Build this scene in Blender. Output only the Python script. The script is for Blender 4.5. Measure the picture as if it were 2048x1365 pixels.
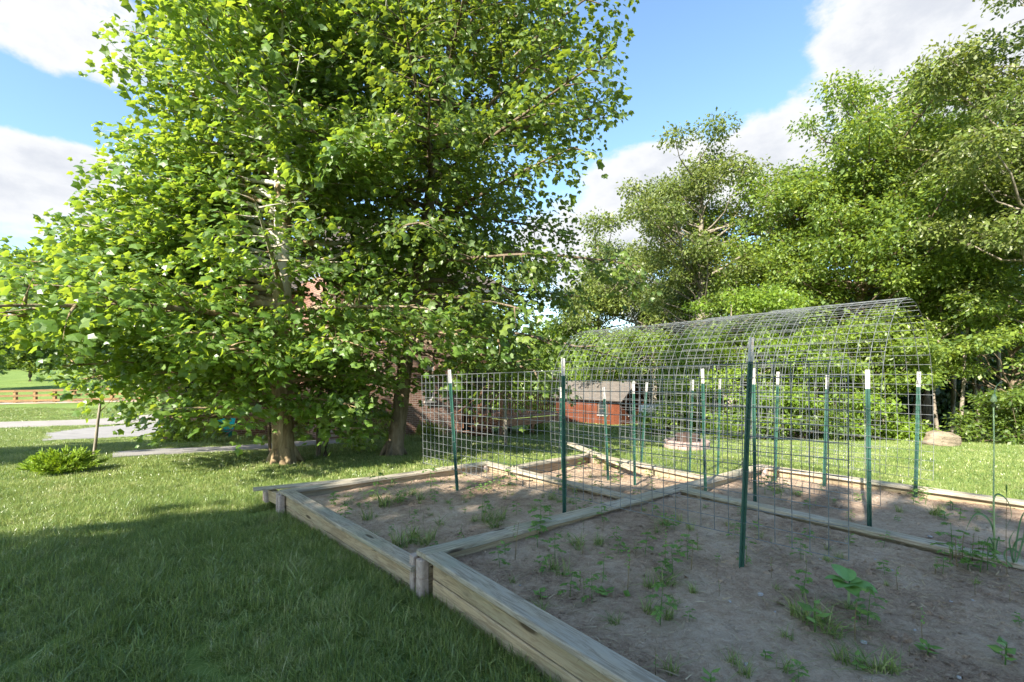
import bpy, bmesh, math, random
import numpy as np
from mathutils import Vector, Matrix
R = math.radians
rnd = random.Random(7)
npr = np.random.default_rng(11)
scene = bpy.context.scene
for o in list(bpy.data.objects): bpy.data.objects.remove(o)
COL = scene.collection

# ---------------------------------------------------------------- camera, sky, sun, exposure
CAMZ = 1.62; F = 960.0; HY = 745.0; CX = 1024.0
cam = bpy.data.cameras.new('camera'); cam.sensor_width = 36; cam.lens = F/2048*36
cam.shift_y = (HY-682.5)/2048; cam.clip_start = 0.05; cam.clip_end = 2000
camo = bpy.data.objects.new('camera', cam); COL.objects.link(camo)
camo.location = (0, 0, CAMZ); camo.rotation_euler = (R(90), 0, 0)
scene.camera = camo
scene.render.resolution_x = 1024; scene.render.resolution_y = 682
scene.view_settings.view_transform = 'Standard'; scene.view_settings.look = 'None'
scene.view_settings.gamma = 1; scene.view_settings.use_curve_mapping = False
scene.view_settings.exposure = 2.7
SUN_EL = R(34); LD = Vector((0.57, 0.82, 0)).normalized()      # light travels away and to the right
sun = bpy.data.lights.new('sun', 'SUN'); sun.energy = 2.75; sun.angle = R(0.55); sun.color = (1.0, 0.93, 0.80)
suno = bpy.data.objects.new('sun', sun); COL.objects.link(suno)
ldir = Vector((LD.x*math.cos(SUN_EL), LD.y*math.cos(SUN_EL), -math.sin(SUN_EL)))
suno.rotation_euler = ldir.to_track_quat('-Z', 'Y').to_euler()
world = bpy.data.worlds.new('World'); scene.world = world; world.use_nodes = True

class NT:
    def __init__(s, tree): s.t = tree; s.n = tree.nodes; s.l = tree.links
    def node(s, typ, **kw):
        n = s.n.new(typ)
        for k, v in kw.items(): setattr(n, k, v)
        return n
    def put(s, sock, v):
        if v is None: return
        if isinstance(v, bpy.types.NodeSocket): s.l.new(v, sock)
        else: sock.default_value = v
    def m(s, op, a, b=None, c=None, clamp=False):
        n = s.node('ShaderNodeMath', operation=op, use_clamp=clamp)
        s.put(n.inputs[0], a); s.put(n.inputs[1], b); s.put(n.inputs[2], c); return n.outputs[0]
    def mix(s, fac, a, b, mode='MIX'):
        n = s.node('ShaderNodeMix', data_type='RGBA', blend_type=mode)
        s.put(n.inputs[0], fac); s.put(n.inputs[6], a); s.put(n.inputs[7], b); return n.outputs[2]
    def noise(s, vec, scale=5, detail=4, rough=.55, dist=0, out='Fac'):
        n = s.node('ShaderNodeTexNoise')
        s.put(n.inputs['Vector'], vec); s.put(n.inputs['Scale'], scale); s.put(n.inputs['Detail'], detail)
        s.put(n.inputs['Roughness'], rough); s.put(n.inputs['Distortion'], dist); return n.outputs[out]
    def ramp(s, fac, stops, interp='LINEAR'):
        n = s.node('ShaderNodeValToRGB'); n.color_ramp.interpolation = interp
        e = n.color_ramp.elements
        while len(e) < len(stops): e.new(.5)
        for i, (p, c) in enumerate(stops):
            e[i].position = p; e[i].color = (*c, 1) if len(c) == 3 else c
        s.put(n.inputs[0], fac); return n.outputs[0]
    def rng(s, v, a, b, c=0, d=1, smooth=True):
        n = s.node('ShaderNodeMapRange'); n.interpolation_type = 'SMOOTHSTEP' if smooth else 'LINEAR'
        s.put(n.inputs[0], v); n.inputs[1].default_value = a; n.inputs[2].default_value = b
        n.inputs[3].default_value = c; n.inputs[4].default_value = d; return n.outputs[0]
    def mapping(s, vec, scale=(1,1,1), loc=(0,0,0), rot=(0,0,0)):
        n = s.node('ShaderNodeMapping'); s.put(n.inputs[0], vec)
        n.inputs['Scale'].default_value = scale; n.inputs['Location'].default_value = loc; n.inputs['Rotation'].default_value = rot
        return n.outputs[0]

w = NT(world.node_tree); w.n.clear()
sky = w.node('ShaderNodeTexSky', sky_type='NISHITA'); sky.sun_disc = False
sky.sun_elevation = SUN_EL
sky.sun_rotation = math.atan2(-LD.x, -LD.y)
sky.air_density = 1.0; sky.dust_density = .6; sky.ozone_density = 2.0
tc = w.node('ShaderNodeTexCoord'); sep = w.node('ShaderNodeSeparateXYZ'); w.l.new(tc.outputs['Generated'], sep.inputs[0])
gx, gy, gzz = sep.outputs
az = w.m('ARCTAN2', gx, gy)
el = w.m('ARCSINE', gzz)
comb = w.node('ShaderNodeCombineXYZ'); w.l.new(az, comb.inputs[0]); w.l.new(w.m('MULTIPLY', el, 1.7), comb.inputs[1])
cn = w.noise(comb.outputs[0], 3.2, 8, .56, .25)
cn2 = w.noise(w.mapping(comb.outputs[0], loc=(3.1, 1.7, 0)), 9, 6, .6)
def skyblob(px, py, rx, ry, amp):
    a0 = math.atan((px-CX)/F); e0 = math.atan((HY-py)/math.hypot(F, px-CX))
    k = math.cos(a0)
    dx = w.m('DIVIDE', w.m('SUBTRACT', az, a0), rx/F*k*k); dy = w.m('DIVIDE', w.m('SUBTRACT', el, e0), ry/F*k)
    d = w.m('ADD', w.m('MULTIPLY', dx, dx), w.m('MULTIPLY', dy, dy))
    return w.m('MULTIPLY', w.rng(d, 1.6, 0.0), amp)
bias = None
for b in [(60, 20, 330, 150, .34), (60, 380, 260, 140, .36), (1230, 400, 190, 130, .34), (1420, 330, 220, 110, .28), (1790, 230, 380, 280, .22), (1950, 20, 440, 150, .22), (1560, 150, 120, 110, -.16),
          (1330, 110, 230, 190, -.38), (60, 200, 260, 75, -.40), (1060, 250, 160, 150, -.2), (900, 600, 500, 160, .1), (1300, 560, 200, 90, .2)]:
    v = skyblob(*b); bias = v if bias is None else w.m('ADD', bias, v)
dens = w.m('ADD', w.m('ADD', cn, bias), w.m('MULTIPLY', w.m('SUBTRACT', cn2, .5), .55))
cmask = w.rng(dens, .58, .75)
shade = w.rng(w.m('ADD', dens, w.m('MULTIPLY', w.m('SUBTRACT', cn2, .5), .5)), .66, 1.12)
ccol = w.ramp(shade, [(0, (1.06, 1.07, 1.09)), (.5, (.96, .985, 1.03)), (1, (.80, .84, .92))])
skyc = w.mix(1.0, sky.outputs[0], (.345, .375, .37, 1), 'MULTIPLY')
skm = w.mix(cmask, skyc, ccol)
bg = w.node('ShaderNodeBackground'); w.l.new(skm, bg.inputs[0]); bg.inputs[1].default_value = 0.15
wo = w.node('ShaderNodeOutputWorld'); w.l.new(bg.outputs[0], wo.inputs[0])

# ---------------------------------------------------------------- coordinates
def WP(px, py, h):
    D = F*h/(py-HY); return Vector(((px-CX)/F*D, D, CAMZ-h))
def WD(px, py, D): return Vector(((px-CX)/F*D, D, CAMZ-(py-HY)/F*D))
YR = np.array([-60, 0, 3.5, 5.8, 10, 14.5, 18, 25, 28, 45, 200, 600.])
ZR = np.array([.5, .05, 0, -.085, -.19, -.50, -.78, -1.28, -1.50, -2.3, -3, -3])
YL = np.array([-60, 0, 3.5, 5.8, 10, 14.5, 18, 25, 31, 34, 40, 85, 200, 600.])
ZL = np.array([.5, .05, 0, -.085, -.19, -.50, -.78, -1.20, -1.45, -1.2, -.75, 1.7, 5, 9])
def gz(x, y):
    x = np.asarray(x, float); y = np.asarray(y, float)
    a = np.clip((-.2 - x/np.maximum(y, 3))/.3, 0, 1); a = a*a*(3-2*a)
    b = np.interp(y, YR, ZR)*(1-a)+np.interp(y, YL, ZL)*a
    return b + .012*np.sin(x*1.3+.6*y)*np.sin(y*.9-.4*x)
def G(px, py, dz=0.0):
    lo = None; prev = 2.0
    for D in np.concatenate([np.arange(2, 30, .1), np.arange(30, 300, .5)]):
        if CAMZ-(py-HY)/F*D <= gz((px-CX)/F*D, D): break
        prev = D
    D = prev
    x = (px-CX)/F*D
    return Vector((x, D, float(gz(x, D))+dz))

# ---------------------------------------------------------------- helpers
def tag(o, label=None, cat=None, group=None, kind=None):
    if label: o['label'] = label
    if cat: o['category'] = cat
    if group: o['group'] = group
    if kind: o['kind'] = kind
    return o
def empty(name, loc=(0,0,0), rz=0):
    o = bpy.data.objects.new(name, None); COL.objects.link(o); o.location = loc; o.rotation_euler[2] = rz
    o.empty_display_size = .2
    return o
def link(name, me, mat=None, parent=None, loc=None, rot=None):
    o = bpy.data.objects.new(name, me); COL.objects.link(o)
    if mat is not None and len(me.materials) == 0: me.materials.append(mat)
    if parent is not None: o.parent = parent
    if loc is not None: o.location = loc
    if rot is not None: o.rotation_euler = rot
    return o
def wc(o):
    """mesh coordinates given in world space although the parent sits elsewhere"""
    if o.parent: o.matrix_parent_inverse = Matrix.Translation(-Vector(o.parent.location))
    return o
class MB:
    def __init__(s): s.v = []; s.f = []
    def add(s, vs, fs):
        k = len(s.v); s.v += [tuple(v) for v in vs]; s.f += [tuple(i+k for i in f) for f in fs]
    def box(s, c, d, M=None):
        cx, cy, cz = c; a, b, h = d[0]/2, d[1]/2, d[2]/2
        vs = [Vector((cx+i*a, cy+j*b, cz+k*h)) for k in (-1,1) for j in (-1,1) for i in (-1,1)]
        if M is not None: vs = [M @ v for v in vs]
        s.add(vs, [(0,2,3,1),(4,5,7,6),(0,1,5,4),(2,6,7,3),(0,4,6,2),(1,3,7,5)])
    def tube(s, pts, rad, n=6, cap=True):
        pts = [Vector(p) for p in pts]
        if not hasattr(rad, '__len__'): rad = [rad]*len(pts)
        vs = []; fs = []
        up = Vector((0,0,1))
        for i, p in enumerate(pts):
            t = (pts[min(i+1, len(pts)-1)]-pts[max(i-1, 0)])
            t = t.normalized() if t.length > 1e-9 else Vector((0,0,1))
            a = t.cross(up)
            if a.length < .05: a = t.cross(Vector((1,0,0)))
            a.normalize(); b = t.cross(a)
            for k in range(n):
                q = 2*math.pi*k/n; vs.append(p + (a*math.cos(q)+b*math.sin(q))*rad[i])
        for i in range(len(pts)-1):
            for k in range(n):
                k2 = (k+1) % n; fs.append((i*n+k, i*n+k2, (i+1)*n+k2, (i+1)*n+k))
        if cap:
            fs.append(tuple(range(n-1, -1, -1))); fs.append(tuple((len(pts)-1)*n+k for k in range(n)))
        s.add(vs, fs)
    def mesh(s, name, smooth=False):
        me = bpy.data.meshes.new(name); me.from_pydata(s.v, [], s.f); me.update()
        if smooth: me.polygons.foreach_set('use_smooth', [True]*len(me.polygons))
        return me
    def build(s, name, mat, parent=None, smooth=False, loc=None, rot=None):
        return link(name, s.mesh(name, smooth), mat, parent, loc, rot)
def bevel_mesh(me, w, seg=1):
    bm = bmesh.new(); bm.from_mesh(me)
    bmesh.ops.recalc_face_normals(bm, faces=bm.faces)
    bmesh.ops.bevel(bm, geom=bm.edges[:], offset=w, segments=seg, affect='EDGES', profile=.6)
    bm.to_mesh(me); bm.free(); return me
def np_mesh(name, V, Fc, k, attrs=None, smooth=False):
    """V (n,3), Fc (m,k) constant polygon size"""
    me = bpy.data.meshes.new(name); n = len(V); m = len(Fc)
    me.vertices.add(n); me.vertices.foreach_set('co', np.ascontiguousarray(V, np.float32).ravel())
    me.loops.add(m*k); me.loops.foreach_set('vertex_index', np.ascontiguousarray(Fc, np.int32).ravel())
    me.polygons.add(m); me.polygons.foreach_set('loop_start', np.arange(0, m*k, k, dtype=np.int32))
    me.polygons.foreach_set('loop_total', np.full(m, k, np.int32))
    me.polygons.foreach_set('use_smooth', np.full(m, smooth))
    me.update(calc_edges=True)
    if attrs:
        for an, arr in attrs.items():
            a = me.attributes.new(an, 'FLOAT', 'POINT'); a.data.foreach_set('value', np.ascontiguousarray(arr, np.float32))
    return me

# ---------------------------------------------------------------- materials
def mat(name, build):
    m = bpy.data.materials.new(name); m.use_nodes = True
    t = NT(m.node_tree); t.n.clear()
    out = t.node('ShaderNodeOutputMaterial')
    s = build(t)
    t.l.new(s, out.inputs[0]); return m
def pbr(t, col, rough=.7, bump=None, bstr=.3, bdist=.01, metal=0, spec=.3, **kw):
    p = t.node('ShaderNodeBsdfPrincipled')
    t.put(p.inputs['Base Color'], col); t.put(p.inputs['Roughness'], rough); t.put(p.inputs['Metallic'], metal)
    t.put(p.inputs['Specular IOR Level'], spec)
    if bump is not None:
        b = t.node('ShaderNodeBump'); t.put(b.inputs['Height'], bump); b.inputs['Strength'].default_value = bstr; b.inputs['Distance'].default_value = bdist
        t.l.new(b.outputs[0], p.inputs['Normal'])
    return p.outputs[0]
def co(t, which='Object'): return t.node('ShaderNodeTexCoord').outputs[which]
def orand(t): return t.node('ShaderNodeObjectInfo').outputs['Random']
def C3(*c): return (*c, 1)

def leafmat(name, dark, mid, light, trans, under, tw=.35, rough=.42, patch=.6):
    def b(t):
        a = t.node('ShaderNodeAttribute', attribute_name='tint').outputs['Fac']
        pos = t.node('ShaderNodeNewGeometry')
        n = t.noise(pos.outputs['Position'], patch, 3)
        f = t.m('ADD', t.m('MULTIPLY', a, .75), t.m('MULTIPLY', t.m('SUBTRACT', n, .5), .9), clamp=True)
        col = t.ramp(f, [(0, dark), (.5, mid), (1, light)])
        c2 = t.mix(t.m('MULTIPLY', pos.outputs['Backfacing'], .75), col, C3(*under))
        s1 = pbr(t, c2, rough, spec=.45)
        tr = t.node('ShaderNodeBsdfTranslucent'); t.put(tr.inputs[0], t.mix(a, C3(*trans), C3(trans[0]*1.35, trans[1]*1.12, trans[2])))
        mx = t.node('ShaderNodeMixShader'); mx.inputs[0].default_value = tw
        t.l.new(s1, mx.inputs[1]); t.l.new(tr.outputs[0], mx.inputs[2]); return mx.outputs[0]
    return mat(name, b)
M = {}
M['syc_leaf'] = leafmat('sycamore leaf', (.055, .11, .02), (.105, .185, .034), (.19, .27, .075), (.31, .46, .035), (.20, .27, .13), .42, .36)
M['pop_leaf'] = leafmat('small leaf', (.05, .09, .014), (.095, .145, .022), (.16, .21, .04), (.28, .40, .03), (.12, .18, .08), .33)
M['oak_leaf'] = leafmat('oak leaf', (.07, .11, .022), (.135, .175, .04), (.22, .24, .075), (.28, .38, .05), (.15, .17, .08), .3)
M['green_leaf'] = leafmat('forest leaf', (.07, .12, .018), (.145, .205, .032), (.225, .285, .055), (.34, .48, .04), (.13, .2, .08), .36)
M['bright_leaf'] = leafmat('understory leaf', (.09, .15, .018), (.17, .26, .03), (.26, .35, .05), (.36, .52, .04), (.17, .26, .08), .4)
M['weed'] = leafmat('weed leaf', (.08, .16, .035), (.14, .25, .06), (.20, .33, .085), (.2, .4, .05), (.12, .2, .08), .35, .5)
M['straw'] = leafmat('dry straw', (.20, .15, .10), (.40, .32, .21), (.60, .51, .36), (.3, .26, .14), (.28, .22, .14), .15, .8)
M['juniper'] = leafmat('juniper needles', (.10, .18, .012), (.20, .32, .02), (.32, .45, .03), (.3, .45, .02), (.2, .3, .03), .25, .6)
M['garlic'] = leafmat('garlic leaf', (.06, .13, .05), (.10, .20, .08), (.15, .27, .11), (.15, .3, .08), (.12, .2, .1), .25, .4)
M['broad'] = leafmat('seedling leaf', (.11, .24, .07), (.16, .32, .10), (.2, .38, .13), (.25, .5, .08), (.14, .27, .09), .3, .5)

def grassmat(t):
    a = t.node('ShaderNodeAttribute', attribute_name='tint').outputs['Fac']
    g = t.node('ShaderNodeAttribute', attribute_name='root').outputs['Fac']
    r = t.node('ShaderNodeObjectInfo')
    geo = t.node('ShaderNodeNewGeometry')
    n = t.noise(geo.outputs['Position'], .9, 4, .6); n2 = t.noise(geo.outputs['Position'], 7, 3, .6)
    f = t.m('ADD', t.m('ADD', t.m('MULTIPLY', a, .85), t.m('MULTIPLY', t.m('SUBTRACT', n2, .5), 1.1)), t.m('MULTIPLY', t.m('SUBTRACT', n, .52), 1.1), clamp=True)
    col = t.ramp(f, [(0, (.06, .125, .025)), (.3, (.135, .22, .05)), (.6, (.24, .31, .08)), (.85, (.36, .41, .15)), (1, (.50, .47, .28))])
    col = t.mix(t.m('MULTIPLY', t.rng(t.noise(geo.outputs['Position'], 1.6, 3, .7), .60, .72), .55), col, C3(.40, .36, .20))
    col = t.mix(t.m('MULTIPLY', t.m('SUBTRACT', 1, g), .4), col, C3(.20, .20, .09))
    s1 = pbr(t, col, .32, spec=.6)
    tr = t.node('ShaderNodeBsdfTranslucent'); t.put(tr.inputs[0], t.mix(a, C3(.22, .30, .05), C3(.42, .44, .12)))
    mx = t.node('ShaderNodeMixShader'); mx.inputs[0].default_value = .28
    t.l.new(s1, mx.inputs[1]); t.l.new(tr.outputs[0], mx.inputs[2]); return mx.outputs[0]
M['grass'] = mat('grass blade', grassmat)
def lawnmat(t):
    c = co(t)
    n1 = t.noise(c, .35, 4); n2 = t.noise(c, 6, 5, .7); n3 = t.noise(t.mapping(c, (1, .35, 1)), 45, 4, .8)
    f = t.m('ADD', t.m('MULTIPLY', n1, .35), t.m('ADD', t.m('MULTIPLY', n2, .3), t.m('MULTIPLY', n3, .45)))
    col = t.ramp(f, [(.3, (.06, .10, .025)), (.52, (.12, .18, .045)), (.66, (.19, .25, .07)), (.8, (.27, .30, .12))])
    return pbr(t, col, .9, n3, .8, .04, spec=.1)
M['lawn'] = mat('lawn ground', lawnmat)
def soilmat(t):
    c = co(t)
    n1 = t.noise(c, 1.3, 5, .6); n2 = t.noise(c, 16, 8, .75, .6); n3 = t.noise(c, 90, 5, .75)
    st = t.noise(t.mapping(c, (30, 130, 10), rot=(0, 0, .6)), 1, 4, .7, 1.5)
    f = t.m('ADD', t.m('MULTIPLY', n1, .45), t.m('ADD', t.m('MULTIPLY', n2, .4), t.m('MULTIPLY', n3, .25)))
    f = t.m('ADD', t.m('MULTIPLY', t.m('SUBTRACT', f, .54), 1.7), .54)
    col = t.ramp(f, [(.30, (.13, .085, .06)), (.45, (.30, .21, .15)), (.58, (.45, .335, .245)), (.78, (.60, .48, .37))])
    col = t.mix(t.rng(st, .62, .70), col, C3(.36, .29, .2))
    h = t.m('ADD', t.m('MULTIPLY', n2, .7), t.m('MULTIPLY', n3, .5))
    return pbr(t, col, .97, h, 1.0, .035, spec=.08)
M['soil'] = mat('garden soil', soilmat)
def woodmat(base, dark, grey, greyamt, green=0.0):
    def b(t):
        c = co(t); r = orand(t)
        off = t.node('ShaderNodeCombineXYZ'); t.l.new(t.m('MULTIPLY', r, 37), off.inputs[0]); t.l.new(t.m('MULTIPLY', r, 13), off.inputs[1])
        v = t.node('ShaderNodeVectorMath', operation='ADD'); t.l.new(c, v.inputs[0]); t.l.new(off.outputs[0], v.inputs[1]); v = v.outputs[0]
        grain = t.noise(t.mapping(v, (3.0, 38, 38)), 1, 6, .7, 1.4)
        fine = t.noise(t.mapping(v, (8, 260, 260)), 1, 3, .7)
        stain = t.noise(t.mapping(v, (1.2, 5, 5)), 1, 4, .6)
        vo = t.node('ShaderNodeTexVoronoi'); t.l.new(t.mapping(v, (1.5, 7, 7)), vo.inputs['Vector']); vo.inputs['Scale'].default_value = 1
        knot = t.rng(vo.outputs['Distance'], .16, .07)
        col = t.ramp(grain, [(.34, dark), (.5, base), (.66, tuple(x*1.3 for x in base))])
        col = t.mix(t.m('MULTIPLY', t.rng(stain, .35, .65), greyamt*.75), col, C3(*grey))
        col = t.mix(t.m('MULTIPLY', t.rng(t.noise(v, 1.7, 3), .45, .7), green), col, C3(.20, .26, .19))
        col = t.mix(t.m('MULTIPLY', t.rng(grain, .52, .42), .55), col, C3(*dark))
        col = t.mix(t.m('MULTIPLY', fine, .4), col, C3(*dark))
        crack = t.rng(t.noise(t.mapping(v, (.9, 42, 42), loc=(5, 2, 1)), 1, 5, .75, .4), .66, .71)
        col = t.mix(t.m('MULTIPLY', crack, .75), col, C3(.06, .045, .03))
        col = t.mix(t.m('MULTIPLY', knot, .85), col, C3(.045, .03, .02))
        col = t.mix(1.0, col, t.ramp(r, [(0, (.82, .82, .82)), (1, (1.12, 1.1, 1.06))]), 'MULTIPLY')
        return pbr(t, col, .85, t.m('SUBTRACT', t.m('ADD', grain, t.m('MULTIPLY', fine, .5)), crack), .7, .005, spec=.15)
    return b
M['cap'] = mat('treated cap board', woodmat((.43, .37, .28), (.23, .185, .135), (.43, .415, .38), .85, .45))
M['side'] = mat('treated side board', woodmat((.43, .335, .215), (.27, .20, .125), (.37, .335, .275), .5, .3))
M['deckwood'] = mat('stained deck wood', woodmat((.38, .20, .12), (.20, .10, .06), (.34, .23, .17), .4))
M['fencewood'] = mat('brown fence wood', woodmat((.25, .155, .075), (.13, .08, .04), (.22, .16, .10), .4))
M['cedar'] = mat('orange shed wood', woodmat((.15, .045, .02), (.075, .024, .013), (.12, .05, .03), .4))
M['block'] = mat('concrete block', lambda t: pbr(t, t.ramp(t.noise(co(t), 30, 6, .7), [(.3, (.30, .235, .205)), (.55, (.42, .34, .30)), (.8, (.52, .44, .39))]), .95, t.noise(co(t), 120, 5, .7), .6, .006, spec=.1))
M['concrete'] = mat('concrete', lambda t: pbr(t, t.ramp(t.noise(co(t), 2, 7, .7), [(.3, (.19, .18, .17)), (.6, (.27, .255, .24)), (.8, (.34, .32, .30))]), .9, t.noise(co(t), 60, 4), .3, .01))
M['asphalt'] = mat('road', lambda t: pbr(t, t.ramp(t.noise(co(t), 1.2, 7, .7), [(.3, (.22, .20, .18)), (.7, (.32, .29, .26))]), .9))
M['wire'] = mat('galvanised wire', lambda t: pbr(t, t.ramp(t.noise(co(t), 25, 4), [(.35, (.11, .12, .13)), (.7, (.22, .23, .235))]), .5, metal=.35, spec=.5))
M['postgreen'] = mat('green post paint', lambda t: pbr(t, t.ramp(t.noise(co(t), 12, 5, .7), [(.3, (.018, .060, .045)), (.62, (.030, .095, .070)), (.75, (.06, .12, .095)), (.82, (.12, .08, .05))]), .45, spec=.45))
M['posttip'] = mat('white post tip', lambda t: pbr(t, t.ramp(t.noise(co(t), 45, 5, .75), [(.36, (.30, .22, .17)), (.45, (.42, .41, .39)), (.7, (.52, .51, .49))]), .5))
def barkmat(c1, c2, c3, white=0.0, z0=2., z1=6.):
    def b(t):
        c = co(t)
        n = t.noise(t.mapping(c, (9, 9, 2.2)), 1, 7, .7, .5); n2 = t.noise(t.mapping(c, (2.5, 2.5, 1.4)), 1, 4, .6)
        col = t.ramp(n, [(.3, c1), (.5, c2), (.72, c3)])
        if white:
            sp = t.node('ShaderNodeSeparateXYZ'); t.l.new(c, sp.inputs[0])
            zf = t.rng(sp.outputs[2], z0, z1)
            col = t.mix(t.m('MULTIPLY', zf, t.rng(n2, .42, .5)), col, C3(.50, .50, .44))
        return pbr(t, col, .9, n, .9, .03, spec=.1)
    return b
M['bark_syc'] = mat('sycamore bark', barkmat((.09, .06, .035), (.23, .17, .10), (.34, .27, .18), 1))
M['bark'] = mat('brown bark', barkmat((.06, .045, .03), (.15, .115, .08), (.25, .2, .15)))
M['bark_grey'] = mat('grey bark', barkmat((.10, .085, .07), (.22, .19, .15), (.35, .31, .26)))
M['twig'] = mat('twig', barkmat((.09, .07, .04), (.19, .15, .08), (.27, .22, .13)))
def brickmat(t):
    c = co(t)
    b = t.node('ShaderNodeTexBrick'); t.l.new(c, b.inputs['Vector'])
    b.inputs['Scale'].default_value = 1; b.inputs['Brick Width'].default_value = .212; b.inputs['Row Height'].default_value = .0677
    b.inputs['Mortar Size'].default_value = .0065; b.inputs['Mortar Smooth'].default_value = .2; b.inputs['Bias'].default_value = -.1
    b.inputs['Color1'].default_value = C3(.24, .125, .085); b.inputs['Color2'].default_value = C3(.115, .062, .05); b.inputs['Mortar'].default_value = C3(.42, .36, .31)
    col = t.mix(t.rng(t.noise(c, .6, 4), .4, .7), b.outputs['Color'], C3(.30, .20, .16), 'SOFT_LIGHT')
    col = t.mix(t.m('MULTIPLY', t.noise(c, 14, 5, .7), .35), col, C3(.33, .22, .18))
    return pbr(t, col, .92, t.m('SUBTRACT', t.m('MULTIPLY', t.noise(c, 60, 3), .2), b.outputs['Fac']), .8, .012, spec=.1)
M['brick'] = mat('red brown brick', brickmat)
def shinglemat(t):
    c = co(t)
    b = t.node('ShaderNodeTexBrick'); t.l.new(c, b.inputs['Vector'])
    b.inputs['Scale'].default_value = 1; b.inputs['Brick Width'].default_value = .3; b.inputs['Row Height'].default_value = .14; b.inputs['Mortar Size'].default_value = .008
    b.inputs['Color1'].default_value = C3(.12, .105, .092); b.inputs['Color2'].default_value = C3(.075, .065, .058); b.inputs['Mortar'].default_value = C3(.05, .045, .04)
    return pbr(t, t.mix(t.m('MULTIPLY', t.noise(c, 40, 4, .8), .5), b.outputs['Color'], C3(.18, .155, .135)), .95, b.outputs['Fac'], .5, .01, spec=.1)
M['shingle'] = mat('asphalt shingle', shinglemat)
def flat(name, c, r=.6, m=0, s=.3): return mat(name, lambda t: pbr(t, t.ramp(t.noise(co(t), 9, 5), [(.3, tuple(x*.8 for x in c)), (.7, tuple(min(1, x*1.15) for x in c))]), r, metal=m, spec=s))
M['white'] = flat('white trim', (.68, .67, .64)); M['darkglass'] = flat('window glass', (.03, .035, .04), .08, 0, .6)
M['trimdark'] = flat('dark brown trim', (.06, .04, .03)); M['siding'] = flat('grey brown siding', (.13, .10, .08))
M['teal'] = flat('teal fabric', (.01, .36, .38), .7); M['metal'] = flat('steel rod', (.35, .33, .3), .4, .6)
M['rust'] = flat('dark rusty steel', (.07, .045, .035), .8, .2); M['black'] = flat('black rubber', (.02, .02, .02), .6)
M['grey'] = flat('grey panel', (.30, .31, .33), .5)
M['rock'] = mat('sandstone', lambda t: pbr(t, t.ramp(t.noise(t.mapping(co(t), (2, 2, 9)), 1.2, 8, .7, .6), [(.3, (.13, .10, .07)), (.55, (.25, .205, .145)), (.75, (.34, .29, .22))]), .95, t.noise(t.mapping(co(t), (2, 2, 8)), 3, 7, .7), .9, .05, spec=.1))
M['firestone'] = mat('pit stone', lambda t: pbr(t, t.mix(.35, t.ramp(t.noise(co(t), 6, 6, .7), [(.3, (.20, .13, .11)), (.6, (.31, .23, .20)), (.8, (.42, .35, .32))]), t.ramp(orand(t), [(0, (.22, .14, .12)), (1, (.38, .31, .28))])), .95, t.noise(co(t), 40, 4), .5, .01))
M['pebble'] = flat('pale pebble', (.34, .33, .33), .9)
M['stalk'] = flat('pale green stalk', (.30, .40, .20), .45)

# ---------------------------------------------------------------- ground, road, path
def grid_sheet(name, xs, ys, zf, m, smooth=True):
    X, Y = np.meshgrid(xs, ys); Z = zf(X, Y)
    V = np.stack([X.ravel(), Y.ravel(), Z.ravel()], 1); nx, ny = len(xs), len(ys)
    i = (np.arange(ny-1)[:, None]*nx+np.arange(nx-1)[None]).ravel()
    Fc = np.stack([i, i+1, i+1+nx, i+nx], 1)
    return link(name, np_mesh(name, V, Fc, 4, smooth=smooth), m)
xs = np.unique(np.round(np.concatenate([np.linspace(-600, -60, 19), np.linspace(-60, -15, 40), np.linspace(-15, 15, 151), np.linspace(15, 60, 40), np.linspace(60, 600, 19)]), 3))
ys = np.unique(np.round(np.concatenate([np.linspace(-120, -10, 14), np.linspace(-10, 20, 151), np.linspace(20, 90, 90), np.linspace(90, 700, 30)]), 3))
tag(grid_sheet('lawn', xs, ys, gz, M['lawn']), kind='structure')
def draped(name, pts, m, dz=.02, n=1, thick=0.0):
    """polygon given by world xy points; subdivided strip between two polylines"""
    a, b = pts
    mb = MB(); K = len(a); S = 6
    for i in range(K):
        for j in range(S+1):
            p = a[i].lerp(b[i], j/S); mb.v.append((p.x, p.y, float(gz(p.x, p.y))+dz))
    for i in range(K-1):
        for j in range(S): k = i*(S+1)+j; mb.f.append((k, k+1, k+S+2, k+S+1))
    if thick:
        for j, d in ((0, 1), (S, -1)):
            base = len(mb.v)
            for i in range(K):
                v = mb.v[i*(S+1)+j]; mb.v.append((v[0], v[1], v[2]-thick))
            for i in range(K-1):
                mb.f.append((i*(S+1)+j, base+i, base+i+1, (i+1)*(S+1)+j))
    return tag(mb.build(name, m, smooth=False), kind='structure')
def gl(pxs): return [G(x, y) for x, y in pxs]
def densify(P, n):
    out = []
    for i in range(len(P)-1):
        for k in range(n): out.append(P[i].lerp(P[i+1], k/n))
    return out+[P[-1]]
far_e = densify(gl([(-500, 856), (-200, 849), (0, 845), (150, 840), (310, 829)]), 6)
near_e = densify(gl([(-500, 866), (-200, 862), (0, 858), (150, 853), (330, 846)]), 6)
draped('road', (far_e, near_e), M['asphalt'], .03)
drv_a = densify(gl([(93, 867), (165, 858), (250, 851), (340, 846)]), 6); drv_b = densify(gl([(84, 884), (160, 880), (250, 876), (345, 872)]), 6)
draped('driveway', (drv_a, drv_b), M['concrete'], .036)
path_c = [(225, 912), (330, 905), (440, 901), (560, 893), (700, 884), (820, 876), (900, 869), (985, 862)]
pa = densify([G(x, y-5) for x, y in path_c], 5); pb = densify([G(x, y+5+max(0, (400-x)*.01)) for x, y in path_c], 5)
draped('garden_path', (pa, pb), M['concrete'], .04, thick=.06)
PATH_POLY = [(p.x, p.y) for p in pa]+[(p.x, p.y) for p in reversed(pb)]
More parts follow.
